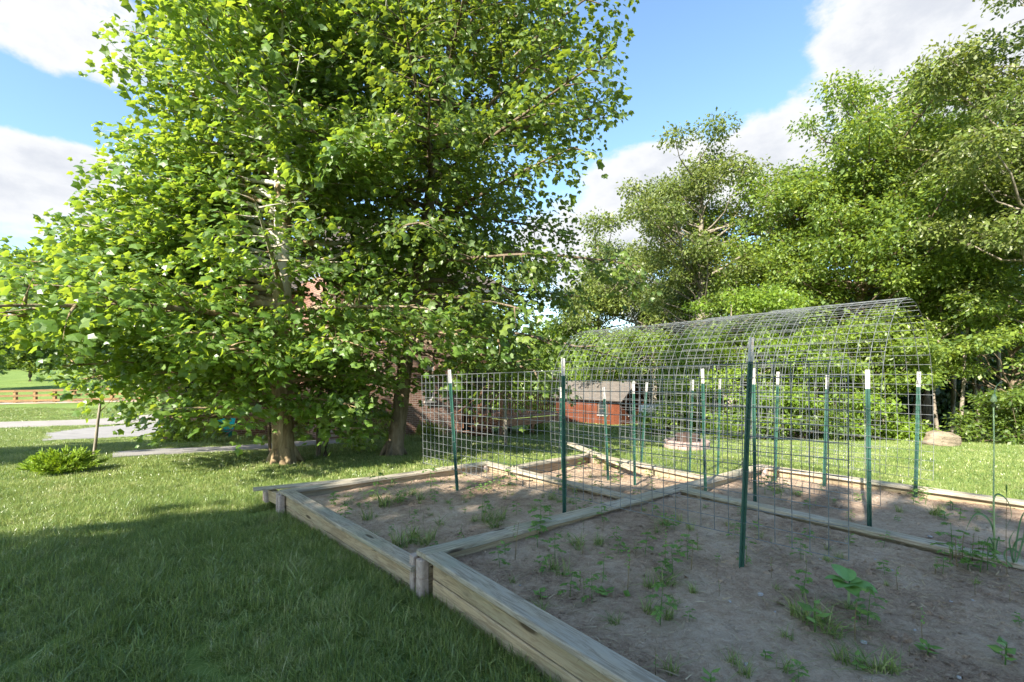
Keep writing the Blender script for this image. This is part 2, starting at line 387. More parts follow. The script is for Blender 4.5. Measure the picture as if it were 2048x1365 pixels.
DRV_POLY = [(p.x, p.y) for p in drv_a]+[(p.x, p.y) for p in reversed(drv_b)]
ROAD_POLY = [(p.x, p.y) for p in far_e]+[(p.x, p.y) for p in reversed(near_e)]
def inpoly(x, y, poly):
    x = np.asarray(x); y = np.asarray(y); r = np.zeros(x.shape, bool); n = len(poly)
    for i in range(n):
        x1, y1 = poly[i]; x2, y2 = poly[(i+1) % n]
        if y1 == y2: continue
        c = ((y1 > y) != (y2 > y)) & (x < (x2-x1)*(y-y1)/(y2-y1)+x1); r ^= c
    return r

# ---------------------------------------------------------------- raised beds
Nn = WP(832, 1100, 1.30); E1 = WP(1518, 928, 1.30)
vdir = (E1-Nn).normalized(); J3 = WP(1338, 973, 1.30)
fr_dir = (WP(1087, 1260, 1.30)-Nn); fr_dir.z = 0; fr_dir.normalize()
FRE = Nn + fr_dir*4.6
R3 = WP(2048, 1130, 1.30); d3 = (R3-J3).normalized(); R3e = J3+d3*4.9
R4 = WP(2048, 1000, 1.30); d4 = (R4-E1).normalized(); R4e = E1+d4*4.9
Ll = WP(557, 980, 1.41); LN = WP(822, 1136, 1.41); BL = WP(975, 922, 1.41); J2 = Vector((1.568, 5.29, .21))
F1 = WP(1023, 931, 1.41); F2 = WP(1180, 905, 1.45); F3 = Vector((2.90, 6.34, .19))
BW = .14; BT = .038
def board(parent, name, p0, p1, w, h, m, top=True, label=None):
    """board with its length from p0 to p1 (centre of its top face), w wide (horizontal), h high"""
    d = p1-p0; L = d.length; X = d.normalized(); Yv = Vector((0,0,1)).cross(X).normalized(); Z = X.cross(Yv)
    mb = MB(); n = max(2, int(L/.5))
    # chamfered section swept with slight wobble
    c = .006
    sec = [(-w/2, -c), (-w/2+c, 0), (w/2-c, 0), (w/2, -c), (w/2, -h+c), (w/2-c, -h), (-w/2+c, -h), (-w/2, -h+c)]
    for i in range(n+1):
        x = -L/2+L*i/n; jy = rnd.gauss(0, .0018); jz = rnd.gauss(0, .0015)
        for (a, b) in sec: mb.v.append((x, a+jy, b+jz))
    for i in range(n):
        for k in range(8): mb.f.append((i*8+k, (i+1)*8+k, (i+1)*8+(k+1) % 8, i*8+(k+1) % 8))
    mb.f.append(tuple(range(8))); mb.f.append(tuple(n*8+k for k in range(7, -1, -1)))
    o = mb.build(name, m, parent)
    wc(o); o.rotation_euler = Matrix((X, Yv, Z)).transposed().to_euler(); o.location = (p0+p1)/2
    if label: o['label'] = label
    return o
def perp(p0, p1):
    d = (p1-p0); d.z = 0; d.normalize(); return Vector((-d.y, d.x, 0))      # left of travel
def wall(parent, p0, p1, side, rows, joints=(), cap_from=0., cap_to=0., inner=.05, rowh=.135):
    """p0,p1 run along the OUTER top edge of the cap; side=+1 when the cap lies to the left of travel"""
    n = perp(p0, p1)*side; L = (p1-p0).length; X = (p1-p0).normalized()
    c0 = p0+n*BW/2; c1 = p1+n*BW/2
    js = [-cap_from]+list(joints)+[L+cap_to]
    for a, b in zip(js[:-1], js[1:]):
        g = .0025
        dz = Vector((0, 0, rnd.uniform(-.002, .002)))
        board(parent, 'cap_board', c0+X*(a+g)+dz, c0+X*(b-g)+dz, BW, BT, M['cap'])
    for r in range(rows):
        z = Vector((0, 0, -BT-.001-r*(rowh+.004)))
        off = n*rnd.uniform(-.004, .004)
        board(parent, 'side_board', c0+z+off+X*.02, c1+z+off-X*.02, BT, rowh, M['side'])
def block(parent, p, rows, top, label=None, size=.185, h=.135):
    """planter block seen as four rounded lobes round crossing slots"""
    for r in range(rows):
        mb = MB(); s = size/2; g = .022; z1 = top-r*(h+.003); z0 = z1-h
        for sx in (-1, 1):
            for sy in (-1, 1):
                a0, a1 = g, s; rr = .026
                pts = []
                for cx_, cy_, q0 in ((a1-rr, a1-rr, 0), (a0+.006, a1-.006, 90), (a0+.006, a0+.006, 180), (a1-.006, a0+.006, 270)):
                    rad = rr if q0 == 0 else .006
                    for k in range(4 if q0 == 0 else 2):
                        q = R(q0+90*k/(3 if q0 == 0 else 1)); pts.append((cx_+rad*math.cos(q), cy_+rad*math.sin(q)))
                pts = [(sx*x, sy*y) for x, y in pts]
                if sx*sy < 0: pts.reverse()
                n = len(pts); ring = []
                mx = sum(x for x, y in pts)/n; my = sum(y for x, y in pts)/n
                for zz, sc in ((z0, .96), (z0+.008, 1), (z1-.010, 1), (z1, .90)):
                    ring.append([(mx+(x-mx)*sc, my+(y-my)*sc, zz) for x, y in pts])
                vs = [v for rg in ring for v in rg]
                fs = [(i*n+k, i*n+(k+1) % n, (i+1)*n+(k+1) % n, (i+1)*n+k) for i in range(3) for k in range(n)]+[tuple(range(n-1, -1, -1)), tuple(3*n+k for k in range(n))]
                mb.add(vs, fs)
        mb.box((0, 0, (z0+z1)/2), (2*g+.01, 2*g+.01, h-.01))
        o = mb.build('planter_block', M['block'], parent)
        wc(o); o.location = (p.x, p.y, 0); o.rotation_euler = (0, 0, math.atan2(vdir.y, vdir.x)+rnd.uniform(-.04, .04))
bed_n = empty('raised_bed', (Nn.x, Nn.y, 0)); tag(bed_n, 'nearest timber raised bed with bare soil, a seedling and a hanging wire panel', 'raised bed', 'timber raised garden beds')
bed_l = empty('raised_bed', (Ll.x, Ll.y, 0)); tag(bed_l, 'lower left timber raised bed with weedy soil beside the open lawn', 'raised bed', 'timber raised garden beds')
bed_b = empty('raised_bed', (F2.x, F2.y, 0)); tag(bed_b, 'small back timber raised bed with a loose plank lying across its corner', 'raised bed', 'timber raised garden beds')
bed_r = empty('raised_bed', (E1.x, E1.y, 0)); tag(bed_r, 'sunlit right-hand timber raised bed along the far lawn under the tunnel trellis', 'raised bed', 'timber raised garden beds')
bpy.context.view_layer.update()
# near bed
wall(bed_n, Nn+fr_dir*BW, FRE, 1, 2, (2.3-.14,), cap_from=.0)
wall(bed_n, Nn, E1, -1, 2, (.80, 3.45), cap_to=.0)
# left bed
Lv = perp(LN, Ll)
wall(bed_l, LN, Ll, -1, 2, (1.22,), cap_to=-BW, inner=.05)
wall(bed_l, Ll, BL, -1, 2, (1.75,), cap_to=.0)
wall(bed_l, BL-(BL-J2).normalized()*BW, J2, 1 if perp(BL, J2).dot(Ll-BL) > 0 else -1, 2, ())
# back bed
wall(bed_b, F1, F2, -1, 2, (), cap_to=0)
wall(bed_b, F2+(F3-F2).normalized()*BW, F3, -1, 2, (), cap_from=0)
# right bed
wall(bed_r, J3+d3*.02, R3e, 1 if perp(J3, R3).dot(E1-J3) > 0 else -1, 2, (2.44,))
wall(bed_r, E1+d4*BW*0, R4e, -1 if perp(E1, R4).dot(E1-J3) > 0 else 1, 2, (2.9,))
nN = perp(Nn, E1)*-1
ctr = lambda p, a, b: p + a*.07 + b*.07
block(bed_n, ctr(Nn, vdir, fr_dir)-fr_dir*.045-vdir*.005, 2, .32-BT-.005)
ul = (Ll-LN).normalized()
block(bed_l, ctr(Ll, vdir, -ul)+ul*.03-vdir*.005, 2, .21-BT-.004)
block(bed_l, ctr(BL, -vdir, -ul), 2, .21-BT-.004)
block(bed_n, J3-vdir*.05+d3*.05-vdir*.0, 2, .32-BT-.004)
block(bed_b, ctr(F2, -vdir, d3), 2, .17-BT-.004)
block(bed_r, ctr(E1, -vdir, d4), 2, .32-BT-.004)
# extra stub at the far left corner
e0 = Ll+ul*.04+vdir*.03; e1 = Ll+ul*.42+vdir*.03
for r in range(1):
    board(bed_l, 'side_board', Vector((e0.x, e0.y, .155)), Vector((e1.x, e1.y, .14)), BT*2.2, .135, M['side'])
block(bed_l, Vector((e1.x, e1.y, 0))+ul*.03, 1, .12, size=.15)
# soil
def soil(name, c, zs, n=90):
    """c = four corners in order"""
    u = np.linspace(0, 1, n); U, V = np.meshgrid(u, u)
    P = [np.array((p.x, p.y)) for p in c]
    XY = ((1-U)*(1-V))[..., None]*P[0]+(U*(1-V))[..., None]*P[1]+(U*V)[..., None]*P[2]+((1-U)*V)[..., None]*P[3]
    Z = (1-U)*(1-V)*zs[0]+U*(1-V)*zs[1]+U*V*zs[2]+(1-U)*V*zs[3]
    X, Y = XY[..., 0], XY[..., 1]
    for fr, am in ((1.7, .012), (4.3, .008), (9.1, .006), (23, .003)):
        ph = npr.uniform(0, 6, 4)
        Z = Z+am*np.sin(X*fr+ph[0]+1.3*np.sin(Y*fr*.7+ph[1]))*np.sin(Y*fr*1.1+ph[2]+1.1*np.sin(X*fr*.6+ph[3]))
    Z = Z+npr.normal(0, .0022, Z.shape)
    i = (np.arange(n-1)[:, None]*n+np.arange(n-1)[None]).ravel()
    me = np_mesh(name, np.stack([X.ravel(), Y.ravel(), Z.ravel()], 1), np.stack([i, i+1, i+1+n, i+n], 1), 4, smooth=True)
    o = link(name, me, M['soil']); tag(o, kind='structure')
    pts = [(p[0], p[1]) for p in P]
    def zf(x, y):
        from_mesh = (X-x)**2+(Y-y)**2; k = np.unravel_index(np.argmin(from_mesh), X.shape); return float(Z[k])
    return pts, zf
SO = {}
inN = lambda p, a, b: p+a+b
k = .065
SO['near'] = soil('garden_soil', [Nn+vdir*k+fr_dir*k, FRE+vdir*k, R3e-vdir*.0+d3*.0+perp(J3, R3e)*0, J3+d3*k-vdir*.06], (.215, .25, .285, .275), 150)
SO['left'] = soil('garden_soil', [LN+vdir*k, J2-d3*0, BL-vdir*k-ul*k, Ll+vdir*k-ul*k], (.13, .15, .08, .11), 110)
SO['back'] = soil('garden_soil', [F1-vdir*.5+ul*0-ul*.0, J2+vdir*.0, F3+vdir*.0, F2-ul*k], (.02, .06, .10, .02), 80)
SO['right'] = soil('garden_soil', [J3+d3*.0, R3e, R4e, E1-vdir*.06+d4*.0], (.22, .27, .26, .20), 120)
BEDS = [[(p.x, p.y) for p in q] for q in ([Nn, FRE, R3e, R4e, E1], [LN, Ll, BL, J2, Nn], [F1, F2, F3, J2])]
# loose planks
lp = board(None, 'loose_plank', WP(1140, 886, 1.40), WP(1267, 936, 1.42), .14, .038, M['cap']); tag(lp, 'loose weathered plank lying across the corner of the back bed', 'plank')
lp = board(None, 'loose_plank', Vector((-3.17, 5.88, .20)), Vector((-1.9, 6.66, .170)), .12, .03, M['cap']); tag(lp, 'grey plank end sticking out past the corner of the left bed', 'plank')


# ---------------------------------------------------------------- posts and wire panels
def tpost(base, top, label, face, studs=True, width=.036):
    """steel T-post from base to top; face = direction the flat flange looks"""
    d = top-base; L = d.length; root = empty('fence_post', base)
    Z = d.normalized(); Xa = face.cross(Z).normalized(); Ya = Z.cross(Xa)
    root.rotation_euler = Matrix((Xa, Ya, Z)).transposed().to_euler()
    TIP = .17
    for nm, z0, z1, m in (('post_shaft', -.15, L-TIP, M['postgreen']), ('painted_tip', L-TIP, L, M['posttip'])):
        mb = MB(); mb.box((0, 0, (z0+z1)/2), (width, .005, z1-z0)); mb.box((0, .017, (z0+z1)/2), (.005, .029, z1-z0))
        mb.build(nm, m, root)
    if studs:
        mb = MB()
        z = .05
        while z < L-TIP-.02:
            mb.box((0, -.0055, z), (.012, .006, .018)); z += .054
        tag(mb.build('stud_row', M['postgreen'], root), kind='stuff')
    for z in (.35, .7, 1.05):
        if z < L-.2:
            mb = MB(); zz = z+rnd.uniform(-.05, .05)
            mb.tube([(-.022, -.006, zz), (0, -.011, zz+.004), (.022, -.006, zz), (.022, .02, zz-.01), (0, .036, zz-.01), (-.022, .02, zz-.01), (-.022, -.006, zz)], .0016, 5)
            mb.build('wire_tie', M['wire'], root)
    tag(root, label, 'fence post', 'green steel posts with white tips')
    return root
view = Vector((0, -1, 0))
PB0 = Vector((2.041, 2.911, .477)); PT0 = Vector((2.041, 2.911, 1.696))
PB1 = Vector((-1.25, 6.73, .352)); PT1 = Vector((-1.25, 6.73, 1.571))
def on_panel(px):
    k = (px-CX)/F; s = (2.041-k*2.911)/(k*(6.73-2.911)+(2.041+1.25)); return s
def at_post(px_b, py_b, h, px_t, py_t):
    b = WP(px_b, py_b, h); t = WD(px_t, py_t, b.y); return b, t
fl = perp(PB0, PB1); fl = -fl if fl.y > 0 else fl
# front row posts
for (xb, yb, xt, yt, lab, zb) in ((1483, 1130, 1503, 675, 'tallest dark green post leaning at the middle of the front wire panel', None),
                         (1130, 1060, 1127, 717, 'dark green post just behind the bed divider holding the front wire panel', .13),
                         (916, 985, 900, 740, 'green post with white tip in the weedy left bed', None)):
    s = on_panel((xb+xt)/2); P = PB0.lerp(PB1, s); D = P.y-.03
    b = WD(xb, yb, D); t = WD(xt, yt, D)
    if zb is not None: b.z = zb
    tpost(b, t, lab, fl, studs=True)
HG = 'green steel posts with white tips'
for (xb, yb, h, xt, yt, lab) in (
    (1739, 1053, 1.38, 1735, 740, 'dark green post at the near foot of the tunnel trellis in the right bed'),
    (1510, 1005, 1.38, 1507, 737, 'green post half hidden behind the tallest leaning post'),
    (1411, 986, 1.40, 1405, 738, 'dark green post standing behind the bed divider right of the fire pit edge'),
    (1270, 976, 1.60, 1267, 763, 'green post in the back bed in front of the shed corner'),
    (1217, 964, 1.60, 1208, 775, 'green post in the back bed in front of the shed window'),
    (1126, 946, 1.60, 1121, 775, 'green post farthest left on the near side of the tunnel trellis'),
    (1831, 990, 1.38, 1838, 744, 'pale green post with chipped white tip at the far foot of the tunnel right end'),
    (1648, 972, 1.40, 1655, 751, 'pale green post on the far tunnel side, second from the right end'),
    (1550, 960, 1.42, 1556, 744, 'pale green post on the far tunnel side, between leaning post and right end'),
    (1436, 940, 1.55, 1440, 757, 'pale green post just right of the stone fire pit'),
    (1379, 945, 1.60, 1386, 760, 'pale green post in front of the stone fire pit'),
    (1282, 935, 1.58, 1294, 765, 'pale green leaning post at the far tunnel side by the shed')):
    b, t = at_post(xb, yb, h, xt, yt); tpost(b, t, lab, fl)
def wire(parent, pts, r=.0024, name='wire', n=5):
    mb = MB(); mb.tube(pts, r, n, cap=True); return wc(mb.build(name, M['wire'], parent))
pan = empty('wire_panel', (PB0+PB1)/2); tag(pan, 'flat square grid wire panel tied to three posts across the front beds', 'wire panel')
NC = 48
def ppt(i, j):
    s = i/NC; b = PB0.lerp(PB1, s); t = PT0.lerp(PT1, s); p = b.lerp(t, j/12)
    bow = .03*math.sin(s*math.pi*2.2+.4)*(j/12-.3)
    return p+fl*bow
for i in range(NC+1): wire(pan, [ppt(i, j) for j in (0, 4, 8, 12)], .0033)
for j in range(13): wire(pan, [ppt(i, j)+fl*.004 for i in range(0, NC+1, 6)], .0033)
# tunnel
PV = Vector((-d3.y, d3.x, 0)); PV = PV if PV.dot(E1-J3) > 0 else -PV
def hoop(a, q, lift=0):
    """q in 0..1 along the arch of the tunnel at along-coordinate a"""
    near, far_, H, leg = .42, 2.09, 1.88+lift, .80
    wd = (far_-near)/2; ry = H-leg
    arc = math.pi*(3*(wd+ry)-math.sqrt((3*wd+ry)*(wd+3*ry)))/2; tot = 2*leg+arc; s = q*tot
    if s < leg: p, z = near-.02*math.sin(s/leg*3.1), s
    elif s > tot-leg: p, z = far_+.03*math.sin((tot-s)/leg*3.1), tot-s
    else:
        th = math.pi*(1-(s-leg)/arc); p, z = (near+far_)/2+wd*math.cos(th), leg+ry*math.sin(th)
    base = J3-d3*a; zb = .44-.0*a
    return Vector((base.x, base.y, 0))+PV*p+Vector((0, 0, zb+z))
CELL = .106
for a0, lift, lab in ((1.23, 0, 'arched wire panel forming the far left end of the tunnel trellis'), (-.2, .0, 'arched wire panel second from the left of the tunnel trellis'),
                      (-1.05, .015, 'arched wire panel overlapping its neighbours in the middle right of the tunnel trellis'), (-1.87, .03, 'arched wire panel forming the open right end of the tunnel trellis')):
    root = empty('arch_panel', hoop(a0+.6, 0)); tag(root, lab, 'arched trellis', 'arched wire panels of the tunnel trellis')
    K = 40
    for i in range(13): wire(root, [hoop(a0+CELL*i, q/K, lift) for q in range(K+1)])
    for j in range(0, 47):
        wire(root, [hoop(a0+CELL*i, j/46, lift)+Vector((0, 0, .003)) for i in (0, 6, 12)])

# ---------------------------------------------------------------- leaves and trees
LEAF5 = np.array([(0, 0), (.40, -.04), (.42, .17), (.60, .46), (.33, .58), (0, 1.0), (-.33, .58), (-.60, .46), (-.42, .17), (-.40, -.04)])
LEAF3 = np.array([(0, 0), (.34, .12), (.50, .58), (.18, .68), (0, 1.0), (-.18, .68), (-.50, .58), (-.34, .12)])
def leaf_template(o2, fold=.22, droop=.28):
    c = np.array([[0, .38]]); p = np.vstack([c, o2]); z = -np.abs(p[:, 0])*fold - droop*np.maximum(0, p[:, 1])**2*.6
    z[0] += .05
    V = np.column_stack([p[:, 0], p[:, 1], z]); n = len(o2)
    Fc = np.array([(0, 1+i, 1+(i+1) % n) for i in range(n)]); return V, Fc
T5 = leaf_template(LEAF5); T3 = leaf_template(LEAF3)
TQ = (np.array([(0, 0, 0), (.30, .42, -.10), (0, .45, .02), (-.30, .42, -.10), (0, 1, -.12)]), np.array([(0, 1, 2), (0, 2, 3), (1, 4, 2), (2, 4, 3)]))
TD = (np.array([(0, 0, 0), (.28, .5, -.08), (0, 1, -.1), (-.28, .5, -.08)]), np.array([(0, 1, 2), (0, 2, 3)]))
def frames(n, dirs, tilt, rs):
    """leaf axes: y = pointing direction (dirs), z = normal mostly up"""
    y = dirs/np.linalg.norm(dirs, axis=1, keepdims=True)
    up = np.column_stack([rs.normal(0, tilt, n), rs.normal(0, tilt, n), np.ones(n)])
    x = np.cross(y, up); x /= np.linalg.norm(x, axis=1, keepdims=True)+1e-9
    z = np.cross(x, y); return x, y, z
def leaf_mesh(name, P, dirs, size, tmpl, rs, tilt=.45, tint=None):
    n = len(P); x, y, z = frames(n, dirs, tilt, rs); TV, TF = tmpl; m = len(TV)
    V = P[:, None, :]+(TV[None, :, 0, None]*x[:, None]+TV[None, :, 1, None]*y[:, None]+TV[None, :, 2, None]*z[:, None])*size[:, None, None]
    Fc = (TF[None]+(np.arange(n)*m)[:, None, None]).reshape(-1, 3)
    if tint is None: tint = rs.random(n)
    return np_mesh(name, V.reshape(-1, 3), Fc, 3, {'tint': np.repeat(tint, m)})
def path(p, d, L, n, curve, rs, wob=.08):
    pts = [np.array(p, float)]; d = np.array(d, float); d /= np.linalg.norm(d)
    for i in range(n):
        d = d+np.array([0, 0, curve/n])+rs.normal(0, wob, 3)/max(1, n*.5); d /= np.linalg.norm(d)
        pts.append(pts[-1]+d*L/n)
    return np.array(pts)
def tree(name, base, H, tr, label, group, leafm, barkm, seed, env, pitch, zmin, nprim, tmpl=T3, lsize=.13, lpm=26, lean=(0, 0), spread=.22, droop=.0,
         sec=3.2, tilt=.5, cat='tree', hero=0, stems=None, leafcurve=-.4, vis=None, seclen=.42, vspread=.35, flare=1.0, cluster=0, lbias=None, gaps=()):
    rs = np.random.default_rng(seed); root = empty(name, base); tag(root, label, cat, group)
    n = 14; zz = np.linspace(0, 1, n)
    tx = lean[0]*zz*H+np.cumsum(rs.normal(0, .012*H/10, n)); ty = lean[1]*zz*H+np.cumsum(rs.normal(0, .012*H/10, n)); tx -= tx[0]; ty -= ty[0]
    tp = np.column_stack([tx, ty, zz*H-.1*(zz == 0)])
    rad = tr*(1-zz)**.75+.012
    tmb = MB()
    tpl = [tuple(tp[0]), tuple(tp[0]+(tp[1]-tp[0])*.12), tuple(tp[0]+(tp[1]-tp[0])*.35)]+[tuple(p) for p in tp[1:]]
    rl = [tr*1.55*flare, tr*1.22, tr*1.04]+list(rad[1:])
    tmb.tube(tpl, rl, 14)
    if flare >= 1 and tr > .12:
        for k_ in range(6):
            q = k_*1.05+rs.uniform(0, .5); dx, dy = math.cos(q), math.sin(q)
            tmb.tube([(dx*tr*.5, dy*tr*.5, .35*tr/.2), (dx*tr*1.35, dy*tr*1.35, .08), (dx*tr*2.0, dy*tr*2.0, -.06)], [tr*.5, tr*.34, tr*.12], 6)
    tmb.build('trunk', barkm, root, smooth=True)
    bmb = MB(); P = []; Dd = []
    def tpos(z): return np.array([np.interp(z, tp[:, 2], tp[:, 0]), np.interp(z, tp[:, 2], tp[:, 1]), z])
    az0 = rs.uniform(0, 6.28)
    for i in range(nprim):
        zr = ((i+.5)/nprim); z = zmin+(H*.985-zmin)*zr**.95
        a = az0+i*2.39996+rs.normal(0, .25)
        if lbias and lbias[0] < z < lbias[1] and rs.random() < lbias[2]: a = lbias[3]+rs.uniform(-.75, .75)
        L = env(a, zr, z)*rs.uniform(.78, 1.08)
        if L < .25: continue
        pt = pitch(zr)+rs.normal(0, .09)
        d = np.array([math.cos(a)*math.cos(pt), math.sin(a)*math.cos(pt), math.sin(pt)])
        r0 = min(.45*np.interp(z, tp[:, 2], rad), .012+.014*L)
        pp = path(tpos(z), d, L, 8, droop-.25*(1-zr), rs, .10)
        bmb.tube(pp, [r0*(1-.85*t/8) for t in range(9)], 6, cap=False)
        ns = max(2, int(L*sec))
        for s in range(ns):
            f = .08+.92*(s+rs.random())/ns
            q = f*8; k0 = min(7, int(q)); p = pp[k0]+(pp[k0+1]-pp[k0])*(q-k0); pd = pp[k0+1]-pp[k0]; pd /= np.linalg.norm(pd)
            side = 1 if s % 2 else -1; ang = side*rs.uniform(.5, 1.15)
            ca, sa = math.cos(ang), math.sin(ang)
            sd = np.array([pd[0]*ca-pd[1]*sa, pd[0]*sa+pd[1]*ca, pd[2]*.6+rs.normal(0, .22)])
            sl = min(seclen*L*(1.08-f)+.38, 1.9)*rs.uniform(.7, 1.15)
            sp = path(p, sd, sl, 4, leafcurve*.5, rs, .14)
            if vis is None or vis(root.location.x+p[0], root.location.y+p[1]): bmb.tube(sp, [.30*r0+.003, .2*r0+.0025, .004, .003, .002], 4, cap=False)
            nl = int(sl*lpm)
            if cluster:
                tt = rs.random(nl)**.6*4
            else: tt = (np.arange(nl)+rs.random(nl))/max(nl, 1)*3.999
            tt = np.minimum(tt, 3.999); kk = tt.astype(int)
            base_p = sp[kk]+(sp[kk+1]-sp[kk])*(tt-kk)[:, None]
            seg = sp[kk+1]-sp[kk]; seg /= np.linalg.norm(seg, axis=1, keepdims=True)+1e-9
            lat = np.column_stack([-seg[:, 1], seg[:, 0], np.zeros(nl)])
            sg = rs.choice([-1., 1.], nl); off = rs.uniform(.02, spread, nl)
            P.append(base_p+lat*(sg*off)[:, None]+seg*(off*.5)[:, None]+np.column_stack([np.zeros(nl), np.zeros(nl), rs.normal(-.02, spread*vspread, nl)]))
            Dd.append(lat*(sg*.9)[:, None]+seg*.8+np.column_stack([rs.normal(0, .3, nl), rs.normal(0, .3, nl), rs.normal(-.35, .3, nl)]))
    bmb.build('branches', M['twig'] if tr < .1 else barkm, root, smooth=True)
    P = np.vstack(P); Dd = np.vstack(Dd)
    keep = np.array(P[:, 2]+base[2] > gz(P[:, 0]+base[0], P[:, 1]+base[1])+.12); P = P[keep]; Dd = Dd[keep]
    for (gx0, gx1, gz0, gz1, pr) in gaps:
        Z_ = P[:, 2]+base[2]
        k = ~((P[:, 0]+base[0] > gx0) & (P[:, 0]+base[0] < gx1) & (Z_ > gz0) & (Z_ < gz1) & (rs.random(len(P)) < pr)); P = P[k]; Dd = Dd[k]
    sz = rs.lognormal(math.log(lsize), .22, len(P)); tint = rs.random(len(P))**1.1
    if hero:
        Wp = P+np.array(base)[None]; px = CX+F*Wp[:, 0]/Wp[:, 1]; py = HY-F*(Wp[:, 2]-CAMZ)/Wp[:, 1]
        ok = (px > 0) & (px < 2048) & (py > 0) & (py < 1365); dist = np.where(ok, Wp[:, 1], 1e9)
        ids = np.argsort(dist)[:hero]; rest = np.ones(len(P), bool); rest[ids] = False
        x, y, z = frames(hero, Dd[ids], tilt, rs)
        meshes = []
        for k_ in range(6):
            TV, TF = leaf_template(LEAF5*(1, 1+.06*rs.normal()), .12+.2*rs.random(), .1+.5*rs.random())
            meshes.append(np_mesh('leaf', TV, TF, 3, {'tint': np.full(len(TV), .1+.16*k_)})); meshes[-1].materials.append(leafm)
        for j, i in enumerate(ids):
            o = link('leaf', meshes[j % 6], None, root)
            S = sz[i]; Mx = Matrix([[x[j, r]*S, y[j, r]*S, z[j, r]*S, P[i, r]] for r in range(3)]+[[0, 0, 0, 1]])
            o.matrix_local = Mx
        P, Dd, sz, tint = P[rest], Dd[rest], sz[rest], tint[rest]
    fo = link('foliage', leaf_mesh('foliage', P, Dd, sz, tmpl, rs, tilt, tint), leafm, root); fo['kind'] = 'stuff'
    return root, len(P)
stats = {}
SYB = G(568, 926)
def env_syc(a, zr, z):
    c = math.cos(a)      # +1 = right of picture, -1 = left
    L = np.interp(z, [0, 1.6, 2.5, 4.5, 6, 8, 10.5, 13], [2.2, 3.1, 4.4, 4.2, 3.8, 3.4, 2.8, .6])
    if c < -.25:
        L = np.interp(z, [0, 1.5, 1.9, 2.4, 2.8, 3.5, 3.9, 6, 9, 13], [2.2, 2.4, 3.6, 5.4, 6.0, 5.7, 3.6, 3.1, 2.6, .5])
    if c > .3 and z > 5: L *= .85
    if math.sin(a) < -.3: L *= .88
    return L
stats['syc'] = tree('sycamore_tree', SYB, 13.0, .20, 'big bright green sycamore filling the left of the yard with drooping lobed leaves', None, M['syc_leaf'], M['bark_syc'], 5,
     env_syc, lambda zr: .05+.78*zr, .75, 172, T5, .106, 50, spread=.26, hero=300, sec=3.5, tilt=.85, vspread=.5, lbias=(1.6, 6.0, .38, 3.2), gaps=((-2.6, -1.4, .9, 2.9, .4), (-5.7, -4.3, -.5, .98, .93)))[1]
T2B = G(787, 911)
def env_t2(a, zr, z):
    L = np.interp(z, [0, 1.2, 3, 5, 8, 11, 14], [1.6, 2.8, 4.3, 4.5, 4.4, 3.4, .5]); return L*(1.08 if math.cos(a) > 0 else .8)*(.5 if (z < 4.6 and math.cos(a) < .45) else 1)
stats['t2'] = tree('maple_tree', T2B, 14.0, .17, 'darker leafy tree behind the wire panel with a trunk leaning right', None, M['pop_leaf'], M['bark'], 9,
     env_t2, lambda zr: -.15+.9*zr, 1.6, 104, T3, .11, 44, lean=(.13, .04), spread=.24, sec=3.4, tilt=.7, leafcurve=-.9, vspread=.5, gaps=((-3.2, -1.25, .3, 3.1, .7), (-1.3, .15, 3.2, 4.0, .6), (-1.2, .8, -.2, 1.1, .7)))[1]
for i, (px, py, H, r, ln, lab) in enumerate(((636, 916, 4.6, .045, (.03, 0), 'left one of two thin dark trunks between the two large trees'), (650, 915, 4.4, .05, (.06, .03), 'right one of two thin dark trunks between the two large trees'),
                                         (541, 926, 3.0, .018, (-.05, 0), 'thin bare sapling close against the sycamore trunk'))):
    stats['thin%d' % i] = tree('sapling', G(px, py), H, r, lab, 'thin saplings under the sycamore', M['pop_leaf'], M['bark'], 30+i, lambda a, zr, z: .9*(1-zr*.5) if z > 1.5 else .2, lambda zr: .5, 1.5, 16, T3, .11, 16, lean=ln, flare=.8)[1]
# small staked tree near the juniper, small post-like tree by the deck
tree('young_tree', G(186, 922), 2.2, .018, 'slender young tree with pale trunk guard beside the juniper', None, M['pop_leaf'], M['bark_grey'], 41, lambda a, zr, z: .55, lambda zr: .75, .9, 9, TQ, .05, 18, lean=(.12, 0), flare=.8)
tree('young_tree', G(1011, 897), 4.0, .045, 'young tree with thin grey trunk on the shaded lawn in front of the deck', None, M['pop_leaf'], M['bark_grey'], 43, lambda a, zr, z: .9 if z > 2.7 else .1, lambda zr: .6, 2.6, 16, T3, .11, 20, flare=.8)

